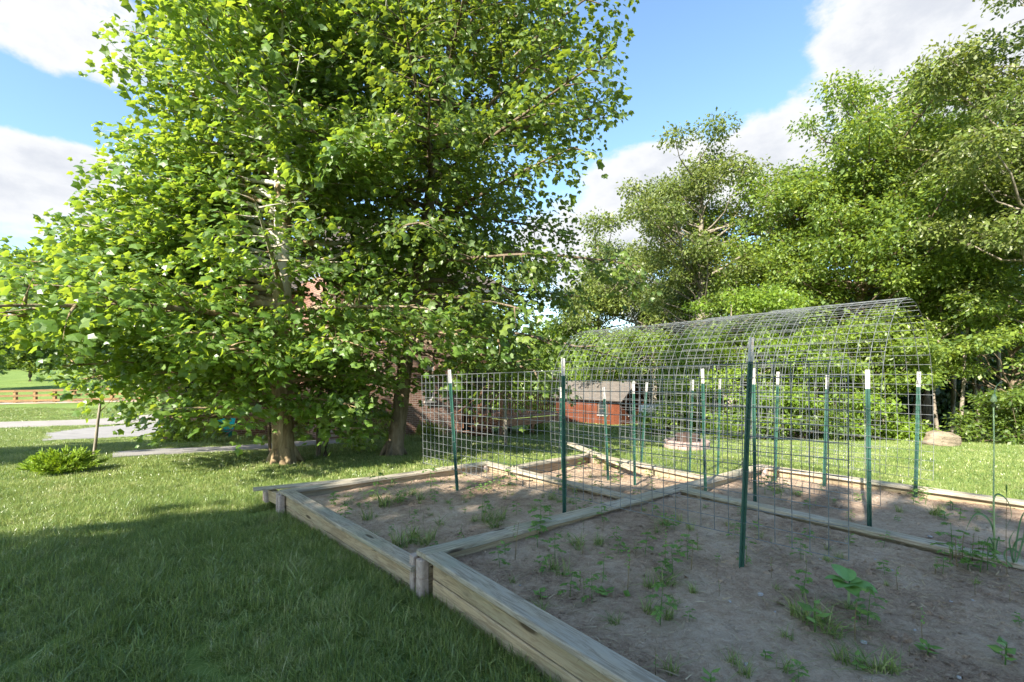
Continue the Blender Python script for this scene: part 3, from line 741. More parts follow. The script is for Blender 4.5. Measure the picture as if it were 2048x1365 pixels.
# woods on the right and behind
def envr(prof):
    zs = [p[0] for p in prof]; ls = [p[1] for p in prof]
    return lambda a, zr, z: float(np.interp(zr, zs, ls))*(.75+.25*math.sin(3*a+zr*9))
woods = 'trees along the edge of the woods'
def ctree(name, px, D, ztop, zlow, Rc, tr, label, group, lm, bm, seed, K=40, nleaf=220, rc=.8, ls=.13, lean=(0, 0), flat_=.5, tmpl=TD, cat='tree', fill=.55, squash=1.0, base=None, vis_br=True):
    """broad tree: limbs run from the trunk to separate leaf clumps spread through a rounded crown; ztop/zlow = world heights"""
    rs = np.random.default_rng(seed)
    x = (px-CX)/F*D; b = Vector((x, D, float(gz(x, D)))) if base is None else base
    root = empty(name, b); tag(root, label, cat, group)
    H = ztop-b.z; zl = zlow-b.z; cz = (H+zl)/2; rh = (H-zl)/2
    n = 10; zt = np.linspace(0, 1, n)*H*.84
    tp = np.column_stack([lean[0]*zt+np.cumsum(rs.normal(0, .05, n)), lean[1]*zt+np.cumsum(rs.normal(0, .05, n)), zt]); tp[:, :2] -= tp[0, :2]; tp[0, 2] = -.15
    mb = MB(); mb.tube(tp, [tr*(1.35 if i == 0 else 1)*(1-.9*(i/(n-1))**1.2)+.01 for i in range(n)], 10); mb.build('trunk', bm, root, True)
    C = []; tries = 0
    while len(C) < K and tries < 6000:
        tries += 1
        q = rs.normal(0, 1, 3); q /= np.linalg.norm(q); r = rs.random()**fill
        zc = cz+q[2]*r*rh*.93; tt = (zc-zl)/(H-zl)
        if tt > .94 or tt < .03: continue
        wr = Rc*(1+.22*math.sin(3*math.atan2(q[1], q[0])+seed+4*tt))
        hq = math.hypot(q[0], q[1])+1e-6; hr = (1-min(.999, abs(q[2]))**2.6)**(1/2.2)/hq; c = np.array([q[0]*hr*r*wr, q[1]*hr*r*wr, zc])
        if all(np.linalg.norm((c-d_)*(1, 1, 1.3)) > rc*.78 for d_ in C): C.append(c)
        elif tries > 3000: C.append(c)
    P = []; Dd = []; T = []; bmb = MB()
    for c in C:
        zt0 = max(zl*.5+.1, c[2]-rs.uniform(.25, .55)*(np.hypot(c[0], c[1])+.5)-.3); zt0 = min(zt0, H*.85)
        t0 = np.array([np.interp(zt0, tp[:, 2], tp[:, 0]), np.interp(zt0, tp[:, 2], tp[:, 1]), zt0]); e = c+np.array([np.interp(c[2], tp[:, 2], tp[:, 0]), np.interp(c[2], tp[:, 2], tp[:, 1]), 0])
        mid = (t0+e)/2+rs.normal(0, .12, 3)+np.array([0, 0, -.08*np.linalg.norm(e-t0)])
        L = np.linalg.norm(e-t0); r0 = min(tr*.5, .012+.013*L)
        pts = [t0, (t0+mid)/2+rs.normal(0, .05, 3), mid, (mid+e)/2+rs.normal(0, .08, 3), e]; bmb.tube(pts, [r0, r0*.8, r0*.6, r0*.4, r0*.2], 5, cap=False)
        for k in range(5):
            d = rs.normal(0, 1, 3); d[2] = abs(d[2])*.5; d /= np.linalg.norm(d); s0 = e if k < 3 else (mid+e)/2; bmb.tube([s0, s0+d*rc*.35+rs.normal(0, .05, 3), s0+d*rc*.75], [r0*.25+.003, .004, .002], 4, cap=False)
        rr = rc*rs.uniform(.7, 1.25); m_ = int(1.45*nleaf*rr*rr/rc/rc)
        q = rs.normal(0, 1, (m_, 3)); q /= np.linalg.norm(q, axis=1, keepdims=True); q *= (rs.random(m_)**.42)[:, None]
        sub = 1+.3*np.sin(q[:, 0]*7+seed)*np.sin(q[:, 1]*6+c[0]*3)
        P.append(e+q*np.array([rr, rr, rr*flat_])*sub[:, None]+rs.normal(0, .06, (m_, 3))); Dd.append(q*(1, 1, .3)+rs.normal(0, .55, (m_, 3))+np.array([0, 0, -.35])); T.append(np.clip(rs.random(m_)*.8+rs.normal(.1, .12), 0, 1))
    bmb.build('branches', bm, root, True)
    P = np.vstack(P); Dd = np.vstack(Dd); T = np.concatenate(T); k = P[:, 2]+b.z > gz(P[:, 0]+b.x, P[:, 1]+b.y)+.05; P, Dd, T = P[k], Dd[k], T[k]
    o = link('foliage', leaf_mesh('foliage', P, Dd, rs.lognormal(math.log(ls), .25, len(P)), tmpl, rs, .6, T), lm, root); o['kind'] = 'stuff'
    stats[label[:22]] = len(P); return root
Zp = lambda py, D: CAMZ-(py-HY)/F*D
def pt(name, px, D, ytop, ylow, wpx, tr, label, lm, bm, seed, group=woods, **kw):
    return ctree(name, px, D, Zp(ytop, D), Zp(ylow, D), wpx/2/F*D, tr, label, group, lm, bm, seed, **kw)
OL, GL, BLf, PL = M['oak_leaf'], M['green_leaf'], M['bright_leaf'], M['pop_leaf']
pt('oak_tree', 1405, 22, 205, 700, 310, .26, 'tall gappy oak with olive leaves standing against the sky in the middle', OL, M['bark_grey'], 51, K=84, nleaf=380, rc=.82, ls=.14, fill=.38, flat_=.6)
pt('oak_tree', 1195, 38, 425, 740, 290, .22, 'lower olive green oak rising behind the deck and shed', OL, M['bark_grey'], 52, tmpl=TD, K=54, nleaf=420, rc=1.35, ls=.23, flat_=.6)
pt('oak_tree', 1310, 36, 500, 740, 300, .2, 'distant olive oak directly above the shed roof', OL, M['bark_grey'], 53, tmpl=TD, K=48, nleaf=380, rc=1.3, ls=.22, flat_=.6)
pt('hickory_tree', 1705, 18, 140, 760, 360, .20, 'tallest full green tree right of centre with a straight brown trunk', GL, M['bark'], 54, K=130, nleaf=400, rc=.85, ls=.13, flat_=.58)
pt('hickory_tree', 1560, 20.5, 300, 800, 300, .15, 'mid height green tree filling in left of the tallest tree', GL, M['bark'], 55, K=84, nleaf=380, rc=.9, ls=.14, flat_=.6)
pt('hickory_tree', 1850, 19.5, 165, 720, 260, .16, 'full green tree between the tallest tree and the right edge oak', GL, M['bark'], 56, K=84, nleaf=400, rc=.85, ls=.14, flat_=.6)
pt('hickory_tree', 1960, 22, 200, 700, 260, .16, 'green tree behind the right edge oak', GL, M['bark'], 61, tmpl=TD, K=64, nleaf=380, rc=.95, ls=.15, flat_=.45)
pt('oak_tree', 2120, 13.0, -120, 640, 540, .24, 'near oak reaching in from the right edge with branches over the sky', OL, M['bark_grey'], 57, K=84, nleaf=400, rc=.72, ls=.12, flat_=.5, fill=.45)
pt('dogwood_tree', 1470, 17.5, 560, 860, 280, .07, 'bright yellow-green low tree in layered sprays behind the tunnel', BLf, M['bark_grey'], 58, K=60, nleaf=300, rc=.6, ls=.11, flat_=.42)
pt('dogwood_tree', 1600, 16.2, 610, 850, 240, .06, 'bright green low tree with layered sprays behind the leaning post', BLf, M['bark_grey'], 59, K=46, nleaf=300, rc=.55, ls=.11, flat_=.42)
pt('dogwood_tree', 1770, 15.6, 600, 840, 240, .06, 'layered green low tree behind the open right end of the tunnel', GL, M['bark_grey'], 60, K=40, nleaf=280, rc=.55, ls=.12, flat_=.42)
pt('dogwood_tree', 1405, 21, 640, 870, 130, .06, 'bright bushy low tree right of the shed', BLf, M['bark_grey'], 62, K=34, nleaf=230, rc=.65, ls=.13, flat_=.35)
pt('dogwood_tree', 1205, 34, 660, 800, 230, .08, 'round bright green tree just behind the shed roof', BLf, M['bark_grey'], 63, K=34, nleaf=230, rc=1.1, ls=.19, flat_=.5)
pt('dogwood_tree', 2010, 14.5, 560, 800, 230, .06, 'dark green low tree at the right edge above the shrub', GL, M['bark'], 64, K=30, nleaf=220, rc=.55, ls=.12, flat_=.4)
for i, (px, D, yt, yl, wd, lab) in enumerate(((1345, 18.5, 800, 885, 110, 'low bright bush at the lawn edge right of the shed'), (1500, 15.9, 760, 885, 170, 'leafy bush at the foot of the woods behind the leaning post'), (1600, 15.6, 790, 885, 140, 'small bush low on the lawn edge left of the tunnel end'),
                                (1700, 15.4, 770, 885, 150, 'bright bush at the lawn edge seen through the tunnel right end'), (1800, 15.6, 830, 890, 90, 'lowest bush left of the boulder'), (2030, 13.6, 740, 905, 150, 'dark green shrub right of the boulder by the right edge'), (2150, 13.0, 700, 920, 160, 'large shrub cut by the right edge of the lawn'))):
    pt('woodland_bush', px, D, yt, yl, wd, .03, lab, BLf if i in (0, 1, 3, 4) else PL, M['bark'], 70+i, group='bushes at the foot of the woods', K=26, nleaf=150, rc=.42, ls=.11, flat_=.5, cat='bush')
# slim trunks in the dark gap
for i, (px, D, H, r, ln) in enumerate(((1925, 15.2, 6.5, .05, (.08, 0)), (1955, 16.5, 7, .06, (.02, 0)), (1878, 16, 6, .05, (.05, 0)), (1830, 17, 7, .07, (-.02, 0)), (1905, 18, 8, .08, (0, 0)), (1985, 17.5, 8, .07, (.03, 0)))):
    lab = ['leaning slim trunk just right of the boulder', 'straight slim trunk in the dark gap right of the boulder', 'slim trunk directly behind the boulder', 'thicker dark trunk left of the boulder', 'distant trunk in the dark woods above the boulder', 'slim dark trunk left of the right edge shrub'][i]
    g0 = float(gz((px-CX)/F*D, D)); ctree('slim_tree', px, D, g0+H, g0+3.4, 1.1, r, lab, 'slim trunks in the dark woods', GL, M['bark_grey'], 90+i, K=14, nleaf=200, rc=.6, lean=ln)
# deep woods: one mass
def wood_mass(name, x0, x1, y0, y1, zt, n, m, seed, ls=.32, f=None):
    rs = np.random.default_rng(seed)
    nc = n//45; cx = rs.uniform(x0, x1, nc); cy = rs.uniform(y0, y1, nc)
    top = zt*(.75+.25*np.sin(cx*.35+seed)*np.cos(cx*.13))
    cz = rs.random(nc)**.9*top
    c = np.column_stack([cx, cy, cz+gz(cx, cy)])
    P = np.repeat(c, 45, 0)+rs.normal(0, 1, (nc*45, 3))*(.75, .75, .42)
    k = P[:, 2] > gz(P[:, 0], P[:, 1]); P = P[k]
    D = rs.normal(0, 1, P.shape); D[:, 2] -= .4
    mb = leaf_mesh(name, P, D, rs.lognormal(math.log(ls), .25, len(P)), TD, rs, .8)
    return tag(link(name, mb, m), kind='stuff')
M['painted_shade_leaf'] = leafmat('leaf with painted shade', (.018, .035, .01), (.03, .055, .014), (.05, .085, .02), (.08, .15, .02), (.05, .08, .03), .2)  # shade inside the woods is painted into this darker leaf colour
wood_mass('deep_woods', 11.5, 38, 25, 36, 10.0, 80000, M['painted_shade_leaf'], 3)
wood_mass('deep_woods', 12.5, 40, 21, 25, 6.5, 40000, M['painted_shade_leaf'], 4, .26)
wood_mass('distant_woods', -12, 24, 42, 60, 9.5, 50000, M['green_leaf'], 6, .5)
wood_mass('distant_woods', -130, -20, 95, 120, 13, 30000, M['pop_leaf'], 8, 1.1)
for i, (px, D, H, rr, lab) in enumerate(((60, 62, 7, 2.6, 'dark tree in the far field left edge'), (190, 70, 8, 3, 'tree in the far field behind the rail fence'), (320, 60, 8, 3.2, 'tree in the far field near the house'), (-60, 48, 8, 3, 'nearer field tree past the left edge of the rail fence'))):
    g0 = float(gz((px-CX)/F*D, D)); ctree('field_tree', px, D, g0+H, g0+1.0, rr, .2, lab, 'trees in the far field', PL, M['bark'], 110+i, K=26, nleaf=150, rc=1.3, ls=.4, tmpl=TD)

# trees standing behind and beside the photographer, whose shade falls on the near lawn and beds
def shade_tree(w_, t_, H, label, seed, rr, zmin, n=90, ls=.30, lpm=26, prof=None):
    wa = Vector((LD.y, -LD.x, 0)); p = LD*t_+wa*w_; b = Vector((p.x, p.y, float(gz(p.x, p.y))))
    e = envr(prof or [(0, rr*.9), (.35, rr), (.7, rr*.9), (1, rr*.45)])
    stats[label[:16]] = tree('shade_tree', b, H, .3, label, 'broad trees behind the photographer', M['pop_leaf'], M['bark'], seed, lambda a, zr, z: e(a, zr, z)/(.75+.25*math.sin(3*a+zr*9))*.97, lambda zr: .1+.7*zr, zmin, n, TD, ls, lpm, spread=.5, sec=2.4, tilt=.9, vspread=.6, cluster=0, seclen=.5)[1]
shade_tree(-.3, -11.8, 9.9, 'broad dense tree behind the photographer shading the near beds', 201, 4.6, 5.2, 96, .42, 22)
shade_tree(-4.6, -11.0, 9.6, 'narrower leafy tree behind the photographer on the left', 204, 2.3, 4.8, 62, .36, 26, prof=[(0, 2.0), (.5, 2.3), (1, 1.2)])
shade_tree(6.0, -12.4, 9.2, 'second broad dense tree behind the photographer on the right', 202, 5.2, 5.0, 84, .42, 20)
shade_tree(-15.5, -9.5, 13.5, 'tree off to the left shading the lawn by the juniper', 203, 2.4, 6.0, 50, .4, 22)
print('leaf stats', {k: v for k, v in stats.items()}, sum(stats.values()))

# ---------------------------------------------------------------- house, deck, shed, fence
UX = Vector((-.69, .724, 0)).normalized(); VX = Vector((.76, .65, 0)).normalized()      # house axes
def frame_obj(o, p0, X, Z=Vector((0, 0, 1))):
    """local x along X, local y up, local z outwards"""
    X = X.normalized(); Yu = Z; Nz = X.cross(Yu)
    wc(o); o.rotation_euler = Matrix((X, Yu, Nz)).transposed().to_euler(); o.location = p0; return o
def wallpanel(parent, name, p0, X, L, H, m, holes=(), th=.22):
    xs_ = sorted({0, L}|{h[0] for h in holes}|{h[1] for h in holes}); ys_ = sorted({0, H}|{h[2] for h in holes}|{h[3] for h in holes})
    mb = MB()
    for a, b in zip(xs_[:-1], xs_[1:]):
        for c, d in zip(ys_[:-1], ys_[1:]):
            mx, my = (a+b)/2, (c+d)/2
            if any(h[0] < mx < h[1] and h[2] < my < h[3] for h in holes): continue
            mb.box((mx, my, -th/2), (b-a, d-c, th))
    return frame_obj(mb.build(name, m, parent), p0, X)
def window(parent, p0, X, x0, x1, y0, y1, rows=2, fm=None, depth=.09):
    fm = fm or M['white']; f = .06
    mb = MB()
    for bx in (((x0+f/2), (y0+y1)/2, f, y1-y0), ((x1-f/2), (y0+y1)/2, f, y1-y0)): mb.box((bx[0], bx[1], -depth), (bx[2], bx[3], .05))
    for yy in [y0+f/2, y1-f/2]+[y0+(y1-y0)*k/rows for k in range(1, rows)]: mb.box(((x0+x1)/2, yy, -depth+.002), (x1-x0-.004, f*.8, .052))
    fr = frame_obj(mb.build('window', fm, parent), p0, X)
    mb = MB(); mb.box(((x0+x1)/2, (y0+y1)/2, 0), (x1-x0-.02, y1-y0-.02, .012))
    g = mb.build('pane', M['darkglass'], fr); g.location = (0, 0, -depth-.01)
    mb = MB(); mb.box(((x0+x1)/2, y0-.04, .02), (x1-x0+.1, .075, .10))
    g = mb.build('sill', M['concrete'], fr)
def roofpiece(parent, name, quad, th=.10, m=None):
    a, b, c, d = quad          # a->b along the eave, c,d the ridge side; local x along eave, y up the slope
    X = (b-a).normalized(); up = (d-a)-(d-a).dot(X)*X; Yv = up.normalized(); Z = X.cross(Yv)
    mb = MB(); Mi = Matrix((X, Yv, Z)); loc = [Mi @ (p-a) for p in quad]
    vs = [Vector((p.x, p.y, 0)) for p in loc]+[Vector((p.x, p.y, -th)) for p in loc]
    mb.add(vs, [(0, 1, 2, 3), (7, 6, 5, 4), (0, 4, 5, 1), (1, 5, 6, 2), (2, 6, 7, 3), (3, 7, 4, 0)])
    o = mb.build(name, m or M['shingle'], parent); wc(o); o.rotation_euler = Mi.transposed().to_euler(); o.location = a; return o
HC = Vector((-2.08, 18.0, -1.0)); EZ = 4.75
house = empty('brick_house', HC); tag(house, 'two-storey red brown brick house with grey shingle roof behind the sycamore', 'house')
bpy.context.view_layer.update()
HH = EZ+1.0
P1 = HC-VX*4.5
holes1 = [(3.15, 3.55, 1.6, 3.0), (.6, 1.5, 3.6, 5.0)]
wallpanel(house, 'front_wall', P1, VX, 4.5, HH, M['brick'], holes1)
for h in holes1: window(house, P1, VX, *h)
nback = Vector((-VX.y, VX.x, 0))
wallpanel(house, 'side_wall', P1+nback*.0, nback, 3.2, HH, M['brick'])
P2 = P1+nback*2.97
P2s = P2-VX*4.2
holes2 = [(.5, 1.3, 1.5, 3.0), (2.6, 3.4, 3.7, 5.0)]
wallpanel(house, 'rear_wall', P2s, VX, 4.2, HH, M['brick'], holes2)
for h in holes2: window(house, P2s, VX, *h)
# porch behind the deck
PR = HC+nback*2.6
wallpanel(house, 'porch_wall', PR, VX, 3.4, HH, M['siding'], [(1.4, 2.9, 1.0, 3.0)])
window(house, PR, VX, 1.4, 2.9, 1.0, 3.0, 1, M['trimdark'])
wallpanel(house, 'side_wall', HC+nback*2.6, -nback, 2.6, HH, M['brick'])
for s in (.12, 1.7, 2.75):
    mb = MB(); mb.box((0, 0, 2.85), (.16, .16, 5.7)); o = mb.build('porch_post', M['trimdark'], house); wc(o); o.location = HC+VX*s+nback*.15
mb = MB(); mb.box((1.4, 0, 0), (3.0, .14, .3)); o = mb.build('porch_beam', M['trimdark'], house); wc(o); o.location = HC+nback*.15+Vector((0, 0, 2.7)); o.rotation_euler[2] = math.atan2(VX.y, VX.x)
mb = MB(); mb.box((1.4, 1.2, 0), (3.0, 2.6, .16)); o = mb.build('balcony_floor', M['deckwood'], house); wc(o); o.location = HC+Vector((0, 0, 3.0)); o.rotation_euler[2] = math.atan2(VX.y, VX.x)
# wall cornice and roofs
def zz(p, z): return Vector((p.x, p.y, z))
ov = .45
a = zz(P1-VX*ov-nback*ov, EZ); b = zz(HC+VX*(2.9)-nback*ov, EZ); rise = 3.4
roofpiece(house, 'roof', (a, b, zz(b-VX*3.2+nback*5, EZ+rise), zz(a+VX*1.5+nback*5, EZ+rise)))
roofpiece(house, 'roof', (b, zz(b+nback*9, EZ), zz(b-VX*3.2+nback*5.2, EZ+rise), zz(b-VX*3.2+nback*5, EZ+rise)))
a2 = zz(P2s-VX*ov-nback*ov, EZ-.2); b2 = zz(P2-nback*ov, EZ-.2)
roofpiece(house, 'roof', (a2, b2, zz(b2+nback*4.5, EZ+2.6), zz(a2+VX*3+nback*4.5, EZ+2.6)))
for (q0, q1) in ((a, b), (a2, b2)):
    L = (q1-q0).length; mb = MB(); mb.box((L/2, 0, -.09), (L, .03, .16)); mb.box((L/2, .22, -.15), (L-.02, .42, .02)); o = mb.build('fascia', M['trimdark'], house); wc(o); o.location = q0; o.rotation_euler[2] = math.atan2(VX.y, VX.x)
    mb = MB(); mb.box((L/2, -.07, -.05), (L, .10, .09)); o = mb.build('gutter', M['grey'], house); wc(o); o.location = q0; o.rotation_euler[2] = math.atan2(VX.y, VX.x)
# lower pent roof on the rear wing
g = zz(P2s+VX*.6-nback*.1, 1.95)
roofpiece(house, 'porch_roof', (g-nback*1.0+Vector((0, 0, -.25)), g+VX*1.9-nback*1.0+Vector((0, 0, -.25)), g+VX*1.9+Vector((0, 0, .25)), g+Vector((0, 0, .25))), .08)
# deck
DK = Vector((-.38, 17.5, 0)); dz = -.08
deck = empty('wooden_deck', zz(DK, -.8)); tag(deck, 'brown stained wooden deck with baluster railing and steps beside the house', 'deck')
LV, LU = 3.3, 3.3
def dbox(name, c, d, mt=None, ang=None, parent=None):
    mb = MB(); mb.box((0, 0, 0), d); o = mb.build(name, mt or M['deckwood'], parent or deck)
    wc(o); o.location = c; o.rotation_euler[2] = math.atan2(VX.y, VX.x) if ang is None else ang; return o
nu = Vector((-VX.y, VX.x, 0))
for i in range(23):
    dbox('deck_board', zz(DK+VX*(LV/2)+nu*(.075+i*.145), dz), (LV, .138, .03))
dbox('rim_joist', zz(DK+VX*LV/2+nu*.02, dz-.17), (LV, .045, .26)); dbox('rim_joist', zz(DK+VX*.02+nu*LU/2, dz-.17), (.045, LU-.05, .26))
for s in (0.06, LV/2, LV-.06): dbox('deck_leg', zz(DK+VX*s+nu*.12, -.60), (.1, .1, .75))
for s in (1.6, 3.2): dbox('deck_leg', zz(DK+VX*.12+nu*s, -.60), (.1, .1, .75))
for a_, b_, n_ in ((DK+nu*.05+VX*.05, DK+VX*LV+nu*.05, 26), (DK+VX*.06+nu*1.35, DK+VX*.06+nu*LU, 14)):
    L = (b_-a_).length; an = math.atan2((b_-a_).y, (b_-a_).x); mid = (a_+b_)/2
    for z_ in (dz+.92, dz+.10): dbox('hand_rail', zz(mid, z_), (L, .09 if z_ > .5 else .04, .04), ang=an)
    for i in range(n_+1): dbox('baluster', zz(a_.lerp(b_, (i+.5)/(n_+1)), dz+.5), (.035, .035, .78), ang=an)
    for q in (a_, b_): dbox('rail_post', zz(q, dz+.5), (.09, .09, 1.06), ang=an)
for i in range(4):
    c = DK+nu*.75-VX*(.15+.27*i); dbox('stair_tread', zz(c, dz-.17*(i+1)), (.27, 1.1, .04)); dbox('stair_riser', zz(c+VX*.12, dz-.17*(i+1)-.09), (.02, 1.08, .15))
for s in (.2, 1.3):
    a_ = zz(DK+nu*s+VX*.05, dz+.85); b_ = zz(DK+nu*s-VX*1.15, dz+.15)
    mb = MB(); mb.tube([a_, b_], .035, 4); wc(mb.build('stair_rail', M['deckwood'], deck))
    for i in range(5):
        q = a_.lerp(b_, (i+.5)/5); mb = MB(); mb.tube([q, q-Vector((0, 0, .75))], .018, 4); wc(mb.build('baluster', M['deckwood'], deck))

# shed
S0 = Vector((6.3, 28.0, -1.55)); SU = Vector((-.69, .724, 0)).normalized(); SV = Vector((-SU.y, SU.x, 0)); SV = SV if SV.x > 0 else -SV
shed = empty('garden_shed', S0); tag(shed, 'red-brown wooden shed with grey shingle roof at the far end of the lawn', 'shed')
bpy.context.view_layer.update()
SL, SW, SH = 4.9, 2.6, 1.62
SE = S0+SU*SL
def planks(parent, p0, X, L, H, holes, m, wdt=.2, gable=None):
    n = int(round(L/wdt)); wv = L/n
    for i in range(n):
        x0, x1 = i*wv+.004, (i+1)*wv-.004; segs = [(0, H if gable is None else H+gable*(1-abs((i+.5)*wv-L/2)/(L/2)))]
        for h in holes:
            if x1 > h[0] and x0 < h[1]:
                ns = []
                for (u0, u1) in segs:
                    if h[3] <= u0 or h[2] >= u1: ns.append((u0, u1)); continue
                    if h[2] > u0: ns.append((u0, h[2]))
                    if h[3] < u1: ns.append((h[3], u1))
                segs = ns
        for u0, u1 in segs:
            mb = MB(); mb.box(((x0+x1)/2, (u0+u1)/2, -.015), (x1-x0, u1-u0, .03)); frame_obj(mb.build('wall_plank', m, parent), p0, X)
    mb = MB(); mb.box((L/2, H/2, -.06), (L-.1, H-.02, .04)); frame_obj(mb.build('inner_wall', M['trimdark'], parent), p0, X)
planks(shed, SE, -SU, SL, SH, [(3.35, 4.0, .62, 1.32), (1.5, 2.4, 0, 1.5)], M['cedar'])
window(shed, SE, -SU, 3.35, 4.0, .62, 1.32, 2, M['siding'], depth=.02)
mb = MB(); mb.box((1.95, .74, .0), (.88, 1.46, .05)); d_ = frame_obj(mb.build('door', M['cedar'], shed), SE, -SU)
mb = MB(); mb.box((2.3, .75, .04), (.03, .1, .03)); mb.build('handle', M['metal'], d_)
planks(shed, S0, SV, SW, SH, [(.9, 1.5, .6, 1.2)], M['cedar'], gable=.95)
window(shed, S0, SV, .9, 1.5, .6, 1.2, 2, M['siding'], depth=.02)
e = .3; rz_ = S0.z+SH
A = zz(SE+SU*e-SV*e, rz_-.12); B = zz(S0-SU*e-SV*e, rz_-.12); ridge = .98
roofpiece(shed, 'roof', (A, B, zz(B+SV*(e+SW/2), rz_+ridge), zz(A+SV*(e+SW/2), rz_+ridge)), .07)
A2 = A+SV*(SW+2*e); B2 = B+SV*(SW+2*e)
roofpiece(shed, 'roof', (B2, A2, zz(A+SV*(e+SW/2), rz_+ridge), zz(B+SV*(e+SW/2), rz_+ridge)), .07)
for k_ in (.2, 2.4, 4.7): dbox('pier', zz(S0+SU*k_+SV*.15, S0.z-.1), (.3, .3, .22), M['concrete'], parent=shed)
# trailer beyond the shed
tp_ = G(1312, 862); tp_ = Vector((tp_.x, tp_.y, tp_.z)); trl = empty('utility_trailer', tp_); tag(trl, 'white and grey box trailer parked in the shade right of the shed', 'trailer')
bpy.context.view_layer.update()
s_ = tp_.y/28
for nm, c, d, m_ in (('box_body', (-.1, .5, 1.05), (1.1, 1.6, .75), 'white'), ('front_panel', (.1, -.32, .75), (.62, .06, .7), 'grey'), ('chassis', (0, .3, .34), (1.5, 1.9, .1), 'black'), ('tongue', (.9, .1, .34), (.7, .08, .06), 'metal')):
    mb = MB(); mb.box((0, 0, 0), [x*s_ for x in d]); me_o = mb.build(nm, M[m_], trl); bevel_mesh(me_o.data, .02); me_o.location = [x*s_ for x in c]
for x in (-.55, .55):
    mb = MB(); mb.tube([(x-.08, .2, .3), (x+.08, .2, .3)], .3, 16); mb.build('wheel', M['black'], trl, smooth=False)

# rail fence across the road
f0 = G(-260, 812); f1 = G(335, 800)
fdir = (f1-f0); n = 15
fence = empty('rail_fence', f0); tag(fence, 'long brown wooden rail fence across the road at the far left', 'fence')
bpy.context.view_layer.update()
FH = 1.15*f0.y/36
for i in range(n+1):
    p = f0.lerp(f1, i/n); p.z = float(gz(p.x, p.y)); hh = 26/F*p.y
    mb = MB(); mb.box((0, 0, hh/2), (.20, .20, hh)); o = mb.build('post', M['fencewood'], fence); wc(o); o.location = p
    if i < n:
        q = f0.lerp(f1, (i+1)/n); q.z = float(gz(q.x, q.y)); h2 = 26/F*q.y
        for k_ in (.92, .55, .17):
            mb = MB(); a_ = Vector((p.x, p.y, p.z+hh*k_)); b_ = Vector((q.x, q.y, q.z+h2*k_)); X = (b_-a_).normalized()
            L = (b_-a_).length; mb.box((L/2, -.12, 0), (L, .05, .17)); o = mb.build('rail', M['fencewood'], fence); wc(o); o.location = a_
            o.rotation_euler = Matrix((X, Vector((0,0,1)).cross(X).normalized(), X.cross(Vector((0,0,1)).cross(X).normalized()))).transposed().to_euler()
draped('mulch_strip', (densify([f0.lerp(f1, 0)-Vector((0, .9, 0)), f0.lerp(f1, 1)-Vector((0, .9, 0))], 12), densify([f0+Vector((0, .7, 0)), f1+Vector((0, .7, 0))], 12)), M['soil'], .03)

# boulder
def rock(name, loc, dim, seed, m, subd=3, amp=.16, flatb=True, rz=0, cuts=()):
    bm = bmesh.new(); bmesh.ops.create_icosphere(bm, subdivisions=subd, radius=1)
    rs = random.Random(seed); ph = [rs.uniform(0, 6) for _ in range(9)]
    for v in bm.verts:
        c = v.co.normalized(); s = 1+amp*(math.sin(2.3*c.x+ph[0])*math.cos(2.1*c.y+ph[1])+.6*math.sin(4.7*c.z+ph[2]+2*c.x)+.35*math.sin(9*c.x+ph[3])*math.sin(8*c.y+ph[4])+.2*math.sin(17*c.z+ph[5]))
        b = max(abs(c.x), abs(c.y), abs(c.z)); s *= .62+.38/b**.8*.9
        v.co = c*s
        if flatb and v.co.z < -.45: v.co.z = -.45
    for v in bm.verts: v.co = Vector((v.co.x*dim[0]/2, v.co.y*dim[1]/2, v.co.z*dim[2]/2))
    for pl_co, pl_no in cuts:
        pass
    me = bpy.data.meshes.new(name); bm.to_mesh(me); bm.free()
    o = link(name, me, m, None, loc); o.rotation_euler[2] = rz; return o
bp = G(1896, 893); bw = 58/F*bp.y
bo = rock('boulder', bp+Vector((0, .2, 21/F*bp.y*.28)), (bw*1.15, bw*.7, 27/F*bp.y*1.7), 5, M['rock'], 4, .10, rz=.25)
bo.rotation_euler = (0, R(9), .25)
tag(bo, 'tan layered boulder at the edge of the woods', 'boulder')
# fire pit
fp = G(1390, 903); fr_ = 45/F*fp.y; pit = empty('fire_pit', fp+Vector((0, fr_, 0))); tag(pit, 'round pinkish stone fire pit with a dark lid on the sunlit lawn', 'fire pit')
for row in range(2):
    nb = 15
    for i in range(nb):
        q = 2*math.pi*(i+.5*(row % 2))/nb; bwid = 2*math.pi*fr_/nb*.94
        mb = MB(); mb.box((0, 0, 0), (bwid, .2, .098)); me_ = mb.mesh('stone_block'); bevel_mesh(me_, .014)
        o = link('stone_block', me_, M['firestone'], pit); o.location = (math.cos(q)*(fr_-.1), math.sin(q)*(fr_-.1), .05+row*.103); o.rotation_euler = (0, 0, q+math.pi/2+rnd.uniform(-.04, .04))
rz0 = .24
mb = MB(); mb.tube([(0, 0, rz0-.25), (0, 0, rz0+.06)], fr_*.52, 28); mb.build('steel_bowl', M['rust'], pit)
mb = MB(); mb.tube([(0, 0, rz0+.06), (0, 0, rz0+.10), (0, 0, rz0+.13)], [fr_*.55, fr_*.55, fr_*.42], 28); mb.build('lid', M['rust'], pit)
mb = MB(); mb.tube([(0, 0, rz0+.13), (0, 0, rz0+.16)], .05, 10); mb.build('lid_handle', M['rust'], pit)

def by_wall(px, off):
    k = (px-CX)/F
    o_, L_ = (P1, 4.6) if px > 672 else (P2s, 4.2)
    s_ = (k*o_.y-o_.x)/(VX.x-k*VX.y); p = o_+VX*s_-nback*off; p.z = float(gz(p.x, p.y)); return p
